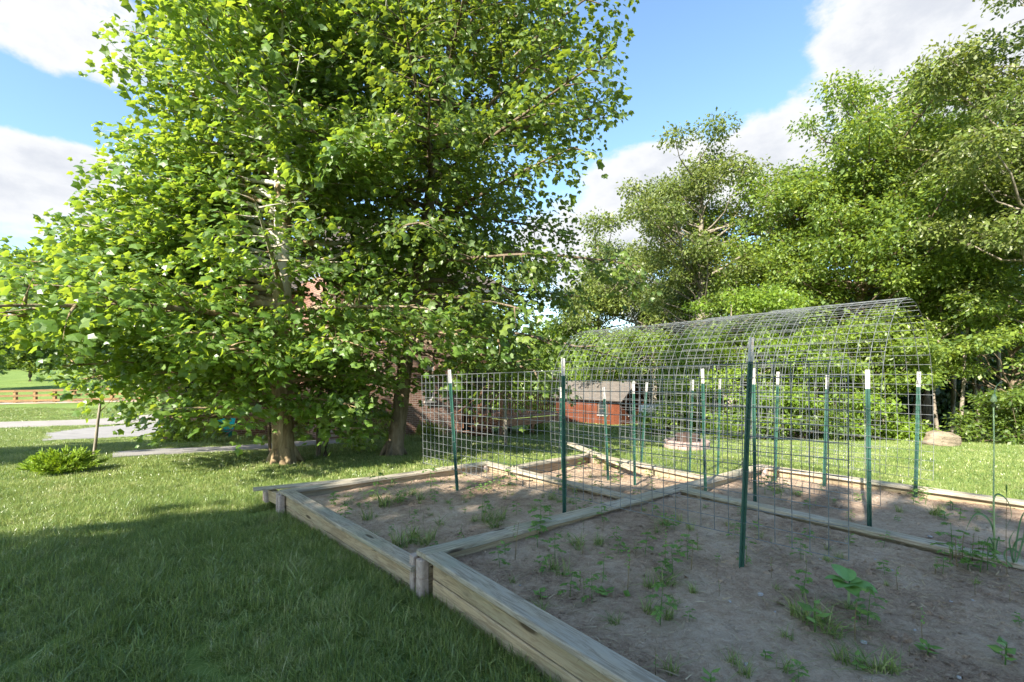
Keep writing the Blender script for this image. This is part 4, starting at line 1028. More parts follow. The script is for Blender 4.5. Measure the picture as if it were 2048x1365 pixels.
# teal folding chair
cp = by_wall(437, .9); ch = empty('folding_chair', cp, .3); tag(ch, 'teal folding camp chair with crossed metal legs beside the brick wall', 'chair')
k_ = cp.y/15.0*.74
def chq(name, pts, m, th=.02):
    a, b, c, d = [Vector(p)*k_ for p in pts]; n = (b-a).cross(d-a).normalized()*th
    mb = MB(); N = 4; vs = []
    for i in range(N+1):
        for j in range(N+1):
            p = a.lerp(b, i/N).lerp(d.lerp(c, i/N), j/N); p = p - Vector((0, 0, .05*math.sin(math.pi*i/N)*math.sin(math.pi*j/N))); vs.append(p)
    K = len(vs); vs += [p+n for p in vs]
    fs = [(i*(N+1)+j, (i+1)*(N+1)+j, (i+1)*(N+1)+j+1, i*(N+1)+j+1) for i in range(N) for j in range(N)]
    fs += [tuple(x+K for x in reversed(f)) for f in fs]; mb.add(vs, fs); return mb.build(name, m, ch)
chq('backrest', ((-.30, .25, .48), (.30, .25, .48), (.36, .38, .95), (-.36, .38, .95)), M['teal'])
chq('seat', ((-.27, -.25, .42), (.27, -.25, .42), (.28, .25, .40), (-.28, .25, .40)), M['teal'])
for s in (-1, 1):
    chq('side_panel', ((.27*s, -.25, .40), (.28*s, .25, .38), (.22*s, .25, .15), (.2*s, -.2, .15)), M['teal'])
    for (p, q) in (((-.3*s, -.27, 0), (.3*s, -.25, .45)), ((-.3*s, .27, 0), (.3*s, .25, .48)), ((.3*s, -.27, .02), (.3*s, .27, .45)), ((.30*s, .25, .45), (.36*s, .38, .98))):
        mb = MB(); mb.tube([Vector(p)*k_, Vector(q)*k_], .011, 6); mb.build('leg', M['metal'], ch)
    mb = MB(); mb.box((0, 0, 0), (.06, .52*k_, .03)); o = mb.build('armrest', M['black'], ch); o.location = Vector((.33*s, 0, .62))*k_
# hose coil
hp = by_wall(690, .25); hp.z += .45; mb = MB(); pts = []
for i in range(140):
    q = i/140*2*math.pi*5; r_ = .26+.05*(i/140)+.01*math.sin(q*3); pts.append((math.cos(q)*r_, -.06+.03*math.sin(q*.7), math.sin(q)*r_))
mb.tube(pts, .014, 6); tag(mb.build('hose_coil', M['black'], None, True, hp), 'dark coiled garden hose against the brick wall between the tree trunks', 'garden hose')

# ---------------------------------------------------------------- plants
def stuffobj(name, me, m, label=None, cat=None, group=None):
    o = link(name, me, m); tag(o, label, cat, group, 'stuff'); return o
# juniper
jp = G(128, 948); jun = empty('juniper_bush', jp); tag(jun, 'low spiky yellow-green juniper on the sunny lawn at left', 'bush')
rs = np.random.default_rng(77); P = []; Dd = []; mb = MB()
jw = 66/F*jp.y
for i in range(210):
    a = rs.uniform(0, 6.28); pt = rs.uniform(.12, 1.0); L = jw*rs.uniform(.5, 1.08)*(1-.38*math.sin(pt)**2)
    pp = path((0, 0, .04), (math.cos(a)*math.cos(pt), math.sin(a)*math.cos(pt)*.8, math.sin(pt)*.9), L, 7, .12, rs, .12)
    mb.tube(pp, [.008*(1-.8*t/7)+.001 for t in range(8)], 4, cap=False)
    nn = 75; t = rs.uniform(1.4, 6.98, nn); kk = t.astype(int); bp_ = pp[kk]+(pp[kk+1]-pp[kk])*(t-kk)[:, None]
    seg = pp[kk+1]-pp[kk]; seg /= np.linalg.norm(seg, axis=1, keepdims=True)
    P.append(bp_); Dd.append(seg*1.2+rs.normal(0, .55, (nn, 3)))
mb.build('stems', M['twig'], jun)
P = np.vstack(P); Dd = np.vstack(Dd); NEED = (np.array([(-.06, 0, 0), (.06, 0, 0), (.07, .6, .03), (0, 1, 0), (-.07, .6, .03)]), np.array([(0, 1, 2), (0, 2, 4), (2, 3, 4)]))
o = link('needles', leaf_mesh('needles', P, Dd, rs.uniform(.05, .10, len(P)), NEED, rs, .9), M['juniper'], jun); o['kind'] = 'stuff'
# shrubs along the house
for i, (px, py, r, h, mk, lab) in enumerate(((395, 877, .75, .75, 'bright_leaf', 'rounded yellow-green shrub left of the teal chair'), (355, 882, .5, .6, 'pop_leaf', 'darker shrub at the left end of the brick wall'),
      (600, 873, .55, .9, 'pop_leaf', 'shrub behind the sycamore trunk against the house'), (745, 868, .6, 1.0, 'green_leaf', 'airy shrub against the brick wall behind the right-hand trunk'),
      (842, 866, .55, .55, 'bright_leaf', 'low sunlit shrub by the path near the deck'), (1075, 870, .5, .5, 'green_leaf', 'shrub in the shade below the deck corner'))):
    b = by_wall(px, r+.1) if px < 900 else G(px, py); rt = empty('garden_shrub', b); tag(rt, lab, 'shrub', 'shrubs planted along the house')
    rs = np.random.default_rng(300+i); nn = 1500
    q = rs.normal(0, 1, (nn, 3)); q /= np.linalg.norm(q, axis=1, keepdims=True); q *= (rs.random(nn)**.4)[:, None]; q[:, 2] = np.abs(q[:, 2])
    lump = 1+.25*np.sin(q[:, 0]*5+i)*np.cos(q[:, 1]*4)
    P = q*(r, r*.8, h)*lump[:, None]; D = q+rs.normal(0, .5, q.shape)
    o = link('foliage', leaf_mesh('foliage', P, D, rs.lognormal(math.log(.07), .25, nn), TQ, rs, .7), M[mk], rt); o['kind'] = 'stuff'
    mb = MB()
    for k2 in range(7):
        a = rs.uniform(0, 6.28); mb.tube([(0, 0, -.02), (math.cos(a)*r*.5, math.sin(a)*r*.4, h*.8)], .01, 4)
    mb.build('stems', M['twig'], rt)
# ---- grass
def blade_set(n, rad, hmin, hmax, wd, rs, lean=.55, segs=3, bend=1.0):
    V = []; Fc = []; T = []; Rr = []
    a = rs.uniform(0, 6.28, n); r = rad*np.sqrt(rs.random(n)); x0 = r*np.cos(a); y0 = r*np.sin(a)
    da = rs.uniform(0, 6.28, n); h = rs.uniform(hmin, hmax, n); le = np.abs(rs.normal(0, lean, n)); ti = rs.random(n)
    base = 0
    for i in range(n):
        dx, dy = math.cos(da[i]), math.sin(da[i]); w_ = wd*rs.uniform(.6, 1.3); fa = rs.uniform(0, 3.14); wx, wy = math.cos(fa)*w_/2, math.sin(fa)*w_/2
        for s in range(segs+1):
            t = s/segs; px = x0[i]+dx*h[i]*le[i]*t**1.8*bend; py = y0[i]+dy*h[i]*le[i]*t**1.8*bend; pz = h[i]*(t-.35*le[i]*t*t)-.008
            ww = (1-t**1.6)
            V.append((px-wx*ww, py-wy*ww, pz)); V.append((px+wx*ww, py+wy*ww, pz)); T += [ti[i]]*2; Rr += [t]*2
        for s in range(segs): k = base+s*2; Fc += [(k, k+1, k+3), (k, k+3, k+2)]
        base += 2*(segs+1)
    return np.array(V), np.array(Fc), np.array(T), np.array(Rr)
def clump_obj(name, args, m):
    V, Fc, T, Rr = blade_set(*args); me = np_mesh(name, V, Fc, 3, {'tint': T, 'root': Rr}); me.materials.append(m)
    return bpy.data.objects.new(name, me)
rsg = np.random.default_rng(5)
near_c = bpy.data.collections.new('near_clumps'); far_c = bpy.data.collections.new('far_clumps')
for i in range(6): near_c.objects.link(clump_obj('clump', (165, .13, .02, .125, .0064, rsg, 1.1, 3), M['grass']))
for i in range(5): far_c.objects.link(clump_obj('clump', (150, .22, .03, .09, .0105, rsg, .9, 2), M['grass']))
def scatter(name, pts, scl, coll, seed, mlabel=None):
    rs = np.random.default_rng(seed); n = len(pts)
    me = bpy.data.meshes.new(name); me.vertices.add(n); me.vertices.foreach_set('co', np.ascontiguousarray(pts, np.float32).ravel())
    for an, arr in (('rotz', rs.uniform(0, 6.28, n)), ('scl', scl)):
        a = me.attributes.new(an, 'FLOAT', 'POINT'); a.data.foreach_set('value', np.ascontiguousarray(arr, np.float32))
    a = me.attributes.new('pick', 'INT', 'POINT'); a.data.foreach_set('value', rs.integers(0, len(coll.objects), n).astype(np.int32))
    o = link(name, me, None); md = o.modifiers.new('scatter', 'NODES')
    ng = bpy.data.node_groups.new(name, 'GeometryNodeTree'); ng.interface.new_socket('Geometry', in_out='INPUT', socket_type='NodeSocketGeometry'); ng.interface.new_socket('Geometry', in_out='OUTPUT', socket_type='NodeSocketGeometry')
    N = ng.nodes; Lk = ng.links; gi = N.new('NodeGroupInput'); go = N.new('NodeGroupOutput'); ip = N.new('GeometryNodeInstanceOnPoints'); ci = N.new('GeometryNodeCollectionInfo')
    ci.inputs['Collection'].default_value = coll; ci.inputs['Separate Children'].default_value = True; ci.inputs['Reset Children'].default_value = True
    def attr(nm, dt): q = N.new('GeometryNodeInputNamedAttribute'); q.data_type = dt; q.inputs[0].default_value = nm; return [s for s in q.outputs if s.enabled and s.name == 'Attribute'][0]
    cx_ = N.new('ShaderNodeCombineXYZ'); Lk.new(attr('rotz', 'FLOAT'), cx_.inputs[2])
    ip.inputs['Pick Instance'].default_value = True
    Lk.new(gi.outputs[0], ip.inputs['Points']); Lk.new(ci.outputs[0], ip.inputs['Instance']); Lk.new(attr('pick', 'INT'), ip.inputs['Instance Index'])
    e2r = N.new('FunctionNodeEulerToRotation'); Lk.new(cx_.outputs[0], e2r.inputs[0]); Lk.new(e2r.outputs[0], ip.inputs['Rotation']); Lk.new(attr('scl', 'FLOAT'), ip.inputs['Scale'])
    Lk.new(ip.outputs[0], go.inputs[0]); md.node_group = ng
    tag(o, kind='stuff'); return o
def pts_in_view(y0, y1, dens, seed, margin=1.5):
    rs = np.random.default_rng(seed); A = (y1-y0)*(y1+margin)*2.3; n = int(A*dens)
    y = rs.uniform(y0, y1, n); x = rs.uniform(-1.12, 1.12, n)*(y1+margin)
    k = np.abs(x) < 1.1*y+margin; x, y = x[k], y[k]
    bad = np.zeros(len(x), bool)
    for b in BEDS+[PATH_POLY, DRV_POLY, ROAD_POLY]: bad |= inpoly(x, y, b)
    tr_ = np.zeros(len(x), bool)
    for c, r_ in ((SYB, .42), (T2B, .38), (jp, .45), (fp+Vector((0, .5, 0)), .55), (bp, .45), (Vector((-2.98, 5.75, 0)), .25)): tr_ |= (x-c.x)**2+(y-c.y)**2 < r_*r_
    # house footprint
    hx, hy = x-HC.x, y-HC.y; tr_ |= ((hx*nback.x+hy*nback.y) > -.2) & ((hx*VX.x+hy*VX.y) < 3.2) & ((hx*VX.x+hy*VX.y) > -5)
    x, y = x[~(bad | tr_)], y[~(bad | tr_)]
    return x, y
def dens_noise(x, y): return .5+.5*np.sin(x*2.1+1.3*np.sin(y*1.7))*np.sin(y*2.4+1.1*np.sin(x*1.3))
x, y = pts_in_view(1.6, 7.5, 95, 1); s = .70+.45*dens_noise(x, y)*np.random.default_rng(2).uniform(.6, 1.25, len(x))
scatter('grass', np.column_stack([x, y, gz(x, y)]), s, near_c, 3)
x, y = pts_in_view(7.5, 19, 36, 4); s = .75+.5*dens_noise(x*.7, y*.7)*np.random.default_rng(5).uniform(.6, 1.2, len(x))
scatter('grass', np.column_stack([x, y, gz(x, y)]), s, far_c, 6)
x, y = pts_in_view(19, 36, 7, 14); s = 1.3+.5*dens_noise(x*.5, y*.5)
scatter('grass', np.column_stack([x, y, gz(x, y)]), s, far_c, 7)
print('grass pts', len(x))
# taller grass along the boards and loose long blades
edge = []
def along(a, b, n, off, rs):
    t = rs.random(n); p = np.array(a)[None, :2]*(1-t)[:, None]+np.array(b)[None, :2]*t[:, None]; return p+np.array(off)[None]+rs.normal(0, .03, (n, 2))
rs = np.random.default_rng(8)
ofl = -vdir*.05
E_ = np.vstack([along(LN, Ll, 90, (ofl.x, ofl.y), rs), along(Nn, FRE, 110, (ofl.x, ofl.y), rs), along(Ll+ul*.05, BL+ul*.05, 60, (ul.x*.03, ul.y*.03), rs), along(E1, R4e, 80, (vdir.x*.05, vdir.y*.05), rs)])
scatter('grass', np.column_stack([E_[:, 0], E_[:, 1], gz(E_[:, 0], E_[:, 1])]), rs.uniform(.6, 1.15, len(E_)), near_c, 9)
long_c = bpy.data.collections.new('long_blades')
for i in range(4): long_c.objects.link(clump_obj('blades', (6, .08, .09, .19, .0085, rsg, 1.2, 5), M['grass']))
x, y = pts_in_view(1.6, 8, 9, 31); scatter('tall_grass_blades', np.column_stack([x, y, gz(x, y)]), np.full(len(x), 1.), long_c, 10)
# border planting strip by the path and house (liriope-like)
lr = bpy.data.collections.new('border_clumps')
for i in range(3): lr.objects.link(clump_obj('clump', (60, .10, .12, .30, .012, rsg, .9, 3), M['grass']))
rs = np.random.default_rng(12); q = [by_wall(x_, 1.2) for x_ in (400, 460, 520, 600, 660, 700, 760, 820, 890)]; L_ = []
for i in range(len(q)-1):
    for k2 in range(40): p = q[i].lerp(q[i+1], rs.random()); L_.append((p.x+rs.normal(0, .15), p.y+rs.normal(0, .4)))
L_ = np.array(L_); tag(scatter('border_grass', np.column_stack([L_[:, 0], L_[:, 1], gz(L_[:, 0], L_[:, 1])]), rs.uniform(.6, 1.1, len(L_)), lr, 13), 'arching grassy border plants between the path and the brick wall', 'border plants')

# ---- weeds, straw and stones in the beds
weedsets = {}
def feather(seed, h, n=7):
    """upright weed with feathery compound leaves: returns stem MB and leaf mesh"""
    rs = np.random.default_rng(seed); mb = MB(); st = path((0, 0, -.01), (rs.normal(0, .12), rs.normal(0, .12), 1), h, 5, 0, rs, .06); mb.tube(st, [.0028, .0026, .0022, .0018, .0014, .001], 5)
    P = []; D = []
    for i in range(n):
        t = .25+.75*(i+rs.random()*.6)/n; p = st[min(4, int(t*5))]+(st[min(5, int(t*5)+1)]-st[min(4, int(t*5))])*(t*5 % 1 if t < 1 else 1)
        a = i*2.4+rs.normal(0, .3); L = h*rs.uniform(.28, .5)*(1.1-.4*t); d = np.array([math.cos(a), math.sin(a), .45]); pp = path(p, d, L, 4, -.8, rs, .1); mb.tube(pp, [.0012]*5, 4, cap=False)
        for k in range(12):
            q = .25+.75*k/12; k0 = min(3, int(q*4)); b = pp[k0]+(pp[k0+1]-pp[k0])*(q*4-k0); sg = 1 if k % 2 else -1
            seg = pp[k0+1]-pp[k0]; seg = seg/np.linalg.norm(seg); lat = np.array([-seg[1], seg[0], 0]); P.append(b); D.append(lat*sg+seg*.8)
    return mb, np.array(P), np.array(D), rs
def make_weed(kind, seed):
    rs = np.random.default_rng(seed)
    if kind == 'feather':
        h = rs.uniform(.10, .24); mb, P, D, rs = feather(seed, h, rs.integers(6, 11)); me = leaf_mesh('leaves', P, D, rs.uniform(.016, .036, len(P)), TD, rs, .6)
        return mb.mesh('stem'), me
    if kind == 'tuft':
        V, Fc, T, Rr = blade_set(int(rs.integers(22, 48)), .035, .05, .16, .0055, rs, 1.2, 4); V[:, 2] *= .8
        mb = MB(); mb.tube([(0, 0, -.02), (0, 0, .012)], [.012, .004], 6); return mb.mesh('stem'), np_mesh('leaves', V, Fc, 3, {'tint': T, 'root': Rr})
    if kind == 'broad':
        mb = MB(); h = rs.uniform(.04, .12); mb.tube([(0, 0, -.01), (.005, 0, h)], [.003, .002], 5); n = int(rs.integers(5, 9)); a = np.arange(n)*2.4
        P = np.column_stack([np.zeros(n), np.zeros(n), np.linspace(.3*h, h, n)]); D = np.column_stack([np.cos(a), np.sin(a), rs.uniform(.1, .5, n)]); return mb.mesh('stem'), leaf_mesh('leaves', P, D, rs.uniform(.03, .07, n), TQ, rs, .3)
    if kind == 'stalk':
        mb = MB(); h = rs.uniform(.08, .22); mb.tube(path((0, 0, -.01), (0, 0, 1), h, 4, 0, rs, .1), [.0026, .0022, .0018, .0014, .001], 5)
        n = 8; P = np.column_stack([np.zeros(n), np.zeros(n), rs.uniform(.4*h, h, n)]); D = rs.normal(0, 1, (n, 3)); return mb.mesh('stem'), leaf_mesh('leaves', P, D, rs.uniform(.010, .022, n), TD, rs, .5)
for kd in ('feather', 'tuft', 'broad', 'stalk'): weedsets[kd] = [make_weed(kd, 500+i*7+len(kd)) for i in range(5)]
BEDNAME = {'near': 'bare soil of the nearest bed', 'left': 'soil of the lower left bed', 'back': 'soil of the small back bed', 'right': 'soil of the sunlit right-hand bed'}
KN = {'feather': ('feathery_weed', 'feathery green weed', 'weed'), 'tuft': ('grass_tuft', 'tuft of green grass', 'grass tuft'), 'broad': ('broadleaf_weed', 'small broad-leaved weed', 'weed'), 'stalk': ('stalk_weed', 'thin upright brown-green stalk', 'weed')}
LMK = {'near': [(860, 1130, 'the block corner of the nearest bed'), (1050, 1090, 'the left end of the bed divider'), (1110, 1140, 'the front left of the nearest bed'), (1200, 1050, 'the middle of the bed divider'), (1350, 1010, 'the crossing of the boards'),
   (1483, 1130, 'the foot of the leaning post'), (1330, 1160, 'the middle of the nearest bed'), (1320, 1250, 'the front cap board, near its middle'), (1697, 1211, 'the largest seedling'), (1630, 1250, 'the large grass patch left of the seedling'), (1990, 1120, 'the garlic plants'),
   (1800, 1110, 'the board right of the wire panel end'), (1550, 1345, 'the bottom edge of the picture'), (1760, 1345, 'the bottom right of the nearest bed'), (1980, 1300, 'the lower right corner of the picture'), (1620, 1080, 'the bottom wire of the panel'), (1400, 1110, 'the left side of the leaning post')],
 'left': [(600, 990, 'the far left corner of the left bed'), (780, 1005, 'the large tufts in the left bed'), (900, 960, 'the back board of the left bed'), (916, 985, 'the foot of the left-hand post'), (1020, 985, 'the back right corner of the left bed'), (980, 1045, 'the middle of the left bed'), (820, 1085, 'the near corner of the left bed'), (700, 1030, 'the front board of the left bed'), (1130, 990, 'the divider behind the second post')],
 'back': [(1190, 930, 'the loose plank'), (1130, 940, 'the left end of the small back bed'), (1240, 955, 'the posts in the small back bed'), (1320, 950, 'the middle of the small back bed'), (1400, 950, 'the right end of the small back bed')],
 'right': [(1555, 985, 'the far left of the sunlit bed'), (1650, 990, 'the second far post'), (1740, 1030, 'the dark post at the tunnel end'), (1880, 1030, 'the pale post at the tunnel end'), (1960, 1050, 'the right end of the sunlit bed'), (1720, 980, 'the back board of the sunlit bed')]}
NG = {'feather': 'feathery weeds', 'tuft': 'grass tufts', 'broad': 'broad-leaved weeds', 'stalk': 'thin upright stalks'}
def put_weed(kd, x, y, z, s, bed, i):
    st, lf = weedsets[kd][i % 5]; nm, lb, ct = KN[kd]; root = empty(nm, (x, y, z), rnd.uniform(0, 6.28)); root.scale = (s, s, s)
    px = CX+F*x/y; py = HY-F*(z-CAMZ)/y; lm_ = min(LMK[bed], key=lambda q: (q[0]-px)**2+(1.6*(q[1]-py))**2)[2]
    szw = 'tiny' if s < .6 else ('small' if s < .85 else ('medium-sized' if s < 1.15 else 'large'))
    tag(root, '%s %s growing by %s' % (szw, lb, lm_), ct, '%s %s by %s' % (szw, NG[kd], lm_))
    link('stem', st, M['twig'] if kd == 'stalk' else M['weed'], root); link('leaves', lf, M['weed'] if kd != 'tuft' else M['grass'], root)
def wp_soil(px, py, bed):
    """ray through a picture point down to the soil of that bed"""
    pts, zf = SO[bed]; h = 1.4
    for _ in range(5):
        p = WP(px, py, h); h = CAMZ-zf(p.x, p.y)
    return WP(px, py, h)
manual = [  # px,py,kind,scale,bed
 (800, 1003, 'tuft', 1.5, 'left'), (770, 1012, 'tuft', 1.4, 'left'), (825, 990, 'tuft', 1.3, 'left'), (755, 995, 'feather', 1.0, 'left'), (862, 985, 'feather', 1.1, 'left'), (840, 1000, 'tuft', 1.0, 'left'),
 (735, 1040, 'tuft', 1.1, 'left'), (690, 1010, 'tuft', .8, 'left'), (975, 1045, 'tuft', 1.5, 'left'), (990, 1055, 'tuft', 1.3, 'left'), (968, 1030, 'feather', 1.1, 'left'), (1000, 1040, 'tuft', 1.1, 'left'),
 (820, 1085, 'tuft', 1.5, 'left'), (800, 1095, 'tuft', 1.4, 'left'), (845, 1090, 'tuft', 1.4, 'left'), (830, 1075, 'tuft', 1.2, 'left'), (860, 1080, 'tuft', 1.0, 'left'), (880, 1050, 'tuft', .9, 'left'),
 (1020, 975, 'feather', 1.3, 'left'), (1015, 990, 'feather', 1.1, 'left'), (978, 985, 'feather', .9, 'left'), (1125, 990, 'feather', 1.2, 'left'), (1150, 985, 'tuft', 1.0, 'left'), (1105, 1000, 'tuft', .9, 'left'), (940, 1000, 'feather', .8, 'left'),
 (1105, 1140, 'tuft', 1.3, 'near'), (1085, 1150, 'feather', .9, 'near'), (1125, 1150, 'tuft', 1.2, 'near'), (1110, 1125, 'feather', 1.0, 'near'), (1155, 1090, 'tuft', 1.2, 'near'), (1195, 1090, 'tuft', 1.2, 'near'), (1165, 1110, 'stalk', 1.2, 'near'),
 (1080, 1070, 'feather', 1.2, 'near'), (1075, 1095, 'feather', .9, 'near'), (1010, 1110, 'broad', 1.1, 'near'), (1030, 1120, 'stalk', 1.3, 'near'), (1000, 1135, 'feather', .8, 'near'), (1025, 1165, 'tuft', .8, 'near'),
 (1205, 1045, 'feather', .8, 'near'), (1330, 1050, 'tuft', 1.2, 'near'), (1350, 1060, 'feather', 1.1, 'near'), (1360, 1045, 'tuft', 1.1, 'near'), (1315, 1065, 'tuft', .8, 'near'), (1380, 1060, 'tuft', .9, 'near'),
 (1335, 1170, 'tuft', 1.2, 'near'), (1320, 1155, 'feather', 1.1, 'near'), (1300, 1175, 'tuft', 1.2, 'near'), (1345, 1150, 'feather', 1.0, 'near'), (1320, 1250, 'feather', 1.3, 'near'), (1300, 1225, 'tuft', 1.0, 'near'), (1335, 1235, 'tuft', 1.0, 'near'),
 (1140, 1195, 'feather', .9, 'near'), (1160, 1180, 'stalk', 1.1, 'near'), (1080, 1200, 'broad', .9, 'near'), (1205, 1165, 'feather', .9, 'near'), (1255, 1185, 'stalk', 1.2, 'near'), (1290, 1110, 'feather', .9, 'near'), (1375, 1120, 'feather', 1.0, 'near'),
 (1382, 1140, 'stalk', 1.3, 'near'), (1395, 1100, 'stalk', 1.0, 'near'), (1330, 1120, 'stalk', 1.1, 'near'), (1605, 1195, 'feather', 1.0, 'near'), (1615, 1240, 'tuft', 1.5, 'near'), (1645, 1245, 'tuft', 1.4, 'near'), (1665, 1270, 'tuft', 1.4, 'near'), (1630, 1265, 'broad', 1.3, 'near'),
 (1595, 1230, 'tuft', 1.1, 'near'), (1720, 1240, 'broad', 1.2, 'near'), (1735, 1250, 'feather', .9, 'near'), (1710, 1280, 'stalk', 1.2, 'near'), (1845, 1290, 'stalk', 1.0, 'near'), (1855, 1310, 'broad', 1.0, 'near'), (1570, 1340, 'tuft', 1.0, 'near'), (1690, 1325, 'tuft', 1.2, 'near'),
 (1740, 1340, 'tuft', 1.2, 'near'), (1780, 1345, 'tuft', 1.3, 'near'), (1490, 1350, 'tuft', .9, 'near'), (1530, 1320, 'broad', .8, 'near'), (1470, 1330, 'tuft', .9, 'near'), (2010, 1330, 'broad', 1.0, 'near'), (1770, 1150, 'feather', .7, 'near'),
 (1870, 1150, 'stalk', .9, 'near'), (1950, 1190, 'stalk', .9, 'near'), (1795, 1180, 'stalk', 1.0, 'near'), (1700, 1090, 'broad', .8, 'near'), (1620, 1080, 'feather', .8, 'near'), (1520, 1075, 'tuft', .7, 'near'),
 (1900, 1130, 'stalk', 1.4, 'near'), (1915, 1135, 'stalk', 1.4, 'near'), (1925, 1125, 'stalk', 1.3, 'near'), (1935, 1140, 'feather', 1.2, 'near'), (1960, 1145, 'feather', 1.1, 'near'), (1975, 1140, 'feather', 1.2, 'near'), (1905, 1120, 'feather', 1.3, 'near'), (1945, 1120, 'stalk', 1.4, 'near'),
 (1545, 975, 'feather', 1.2, 'right'), (1560, 985, 'tuft', 1.1, 'right'), (1530, 990, 'feather', 1.1, 'right'), (1590, 990, 'tuft', 1.0, 'right'), (1560, 1000, 'feather', .9, 'right'), (1870, 1030, 'tuft', 1.2, 'right'), (1890, 1040, 'broad', 1.3, 'right'),
 (1905, 1020, 'broad', 1.2, 'right'), (1880, 1025, 'tuft', 1.0, 'right'), (1850, 1010, 'feather', 1.0, 'right'), (1920, 1040, 'broad', 1.2, 'right'), (1800, 1025, 'tuft', .8, 'right'), (1840, 1000, 'feather', .9, 'right'), (1990, 1040, 'broad', 1.0, 'right'),
 (1190, 930, 'feather', 1.3, 'back'), (1210, 940, 'tuft', 1.2, 'back'), (1160, 940, 'feather', 1.1, 'back'), (1180, 955, 'tuft', 1.0, 'back'), (1240, 950, 'feather', 1.1, 'back'), (1320, 945, 'tuft', 1.1, 'back'), (1300, 955, 'feather', 1.0, 'back'), (1345, 950, 'tuft', .9, 'back'), (1225, 965, 'tuft', .9, 'back')]
for i, (px, py, kd, s, bd) in enumerate(manual):
    p = wp_soil(px, py, bd); put_weed(kd, p.x, p.y, p.z, s*rnd.uniform(.9, 1.2)*(1.25 if bd == 'left' else .98), bd, i)
rz = random.Random(21)
for bd, n in (('left', 95), ('near', 120), ('back', 40), ('right', 40)):
    pts, zf = SO[bd]
    for i in range(n):
        u, v = rz.uniform(.04, .96), rz.uniform(.05, .95); p = [pts[0][k]*(1-u)*(1-v)+pts[1][k]*u*(1-v)+pts[2][k]*u*v+pts[3][k]*(1-u)*v for k in (0, 1)]
        if p[1] < 1.4: continue
        kd = rz.choice(['feather', 'tuft', 'tuft', 'broad', 'stalk', 'stalk', 'feather']); put_weed(kd, p[0], p[1], zf(*p), rz.uniform(.4, .9), bd, i)
# straw litter on the soil
for bd, n in (('left', 15000), ('near', 42000), ('back', 5000), ('right', 9000)):
    pts, zf = SO[bd]; rs = np.random.default_rng(len(bd)); u = rs.random(n); v = rs.random(n)
    dn = .5+.5*np.sin(u*17+2*np.sin(v*9))*np.sin(v*13+2*np.sin(u*7)); k = rs.random(n) < dn**1.2*(1.0 if bd != 'near' else .8); u, v = u[k], v[k]
    A = np.array(pts); XY = ((1-u)*(1-v))[:, None]*A[0]+(u*(1-v))[:, None]*A[1]+(u*v)[:, None]*A[2]+((1-u)*v)[:, None]*A[3]
    k = XY[:, 1] > 1.2; XY = XY[k]; n2 = len(XY)
    # nearest soil height
    g = 40; U = np.linspace(0, 1, g)
    Z = np.array([zf(x_, y_) for x_, y_ in XY[::max(1, n2//900)]]) if False else None
    zs_ = np.array([0.]*n2); cell = {}
    for i in range(n2):
        kk = (round(XY[i, 0]*12), round(XY[i, 1]*12))
        if kk not in cell: cell[kk] = zf(XY[i, 0], XY[i, 1])
        zs_[i] = cell[kk]
    D = rs.normal(0, 1, (n2, 3)); D[:, 2] = rs.normal(.12, .22, n2)
    ST = (np.array([(-.035, 0, 0), (.035, 0, 0), (.03, .5, .10), (-.03, .5, .10), (0, 1, .02)]), np.array([(0, 1, 2), (0, 2, 3), (3, 2, 4)]))
    me = leaf_mesh('straw_litter', np.column_stack([XY, zs_+.006]), D, rs.lognormal(math.log(.030), .42, n2), ST, rs, .8); stuffobj('straw_litter', me, M['straw'])
for bd, n in (('left', 5000), ('near', 14000), ('back', 1500), ('right', 4000)):
    pts, zf = SO[bd]; rs = np.random.default_rng(50+len(bd)); u = rs.random(n); v = rs.random(n)
    dn = .5+.5*np.sin(u*11+2*np.sin(v*13))*np.sin(v*15+2*np.sin(u*9)); k = rs.random(n) < .25+dn; u, v = u[k], v[k]; A = np.array(pts)
    XY = ((1-u)*(1-v))[:, None]*A[0]+(u*(1-v))[:, None]*A[1]+(u*v)[:, None]*A[2]+((1-u)*v)[:, None]*A[3]; XY = XY[XY[:, 1] > 1.2]; n2 = len(XY); cell = {}; zs_ = np.zeros(n2)
    for i in range(n2):
        kk = (round(XY[i, 0]*12), round(XY[i, 1]*12))
        if kk not in cell: cell[kk] = zf(XY[i, 0], XY[i, 1])
        zs_[i] = cell[kk]
    OCT = (np.array([(.5, 0, 0), (0, .6, 0), (-.55, 0, .05), (0, -.45, 0), (.05, .05, .4), (0, 0, -.3)]), np.array([(0, 1, 4), (1, 2, 4), (2, 3, 4), (3, 0, 4)]))
    me = leaf_mesh('soil_clods', np.column_stack([XY, zs_]), rs.normal(0, 1, (n2, 3))*(1, 1, .3), rs.lognormal(math.log(.012), .5, n2), OCT, rs, .5); stuffobj('soil_clods', me, M['soil'])
# pebbles
for i, (px, py) in enumerate(((1521, 1191), (1550, 1225), (1727, 1287), (1785, 1142), (1750, 1120), (1902, 1205), (1945, 1202), (1830, 1262), (1918, 1365-8), (1860, 1075), (1460, 1205), (1040, 1172), (1492, 1330), (1640, 1120), (1680, 1050))):
    bd = 'near' if i != 9 else 'right'; p = wp_soil(px, py, bd); d = rnd.uniform(.012, .020)*(1.5 if i in (0, 2, 9) else 1)
    o = rock('pebble', p+Vector((0, 0, d*.2)), (d*1.2, d, d*.8), 40+i, M['pebble'], 2, .12, rz=rnd.uniform(0, 3))
    tag(o, 'small pale stone lying on the %s' % BEDNAME[bd], 'pebble', 'small pale stones on the %s' % BEDNAME[bd])
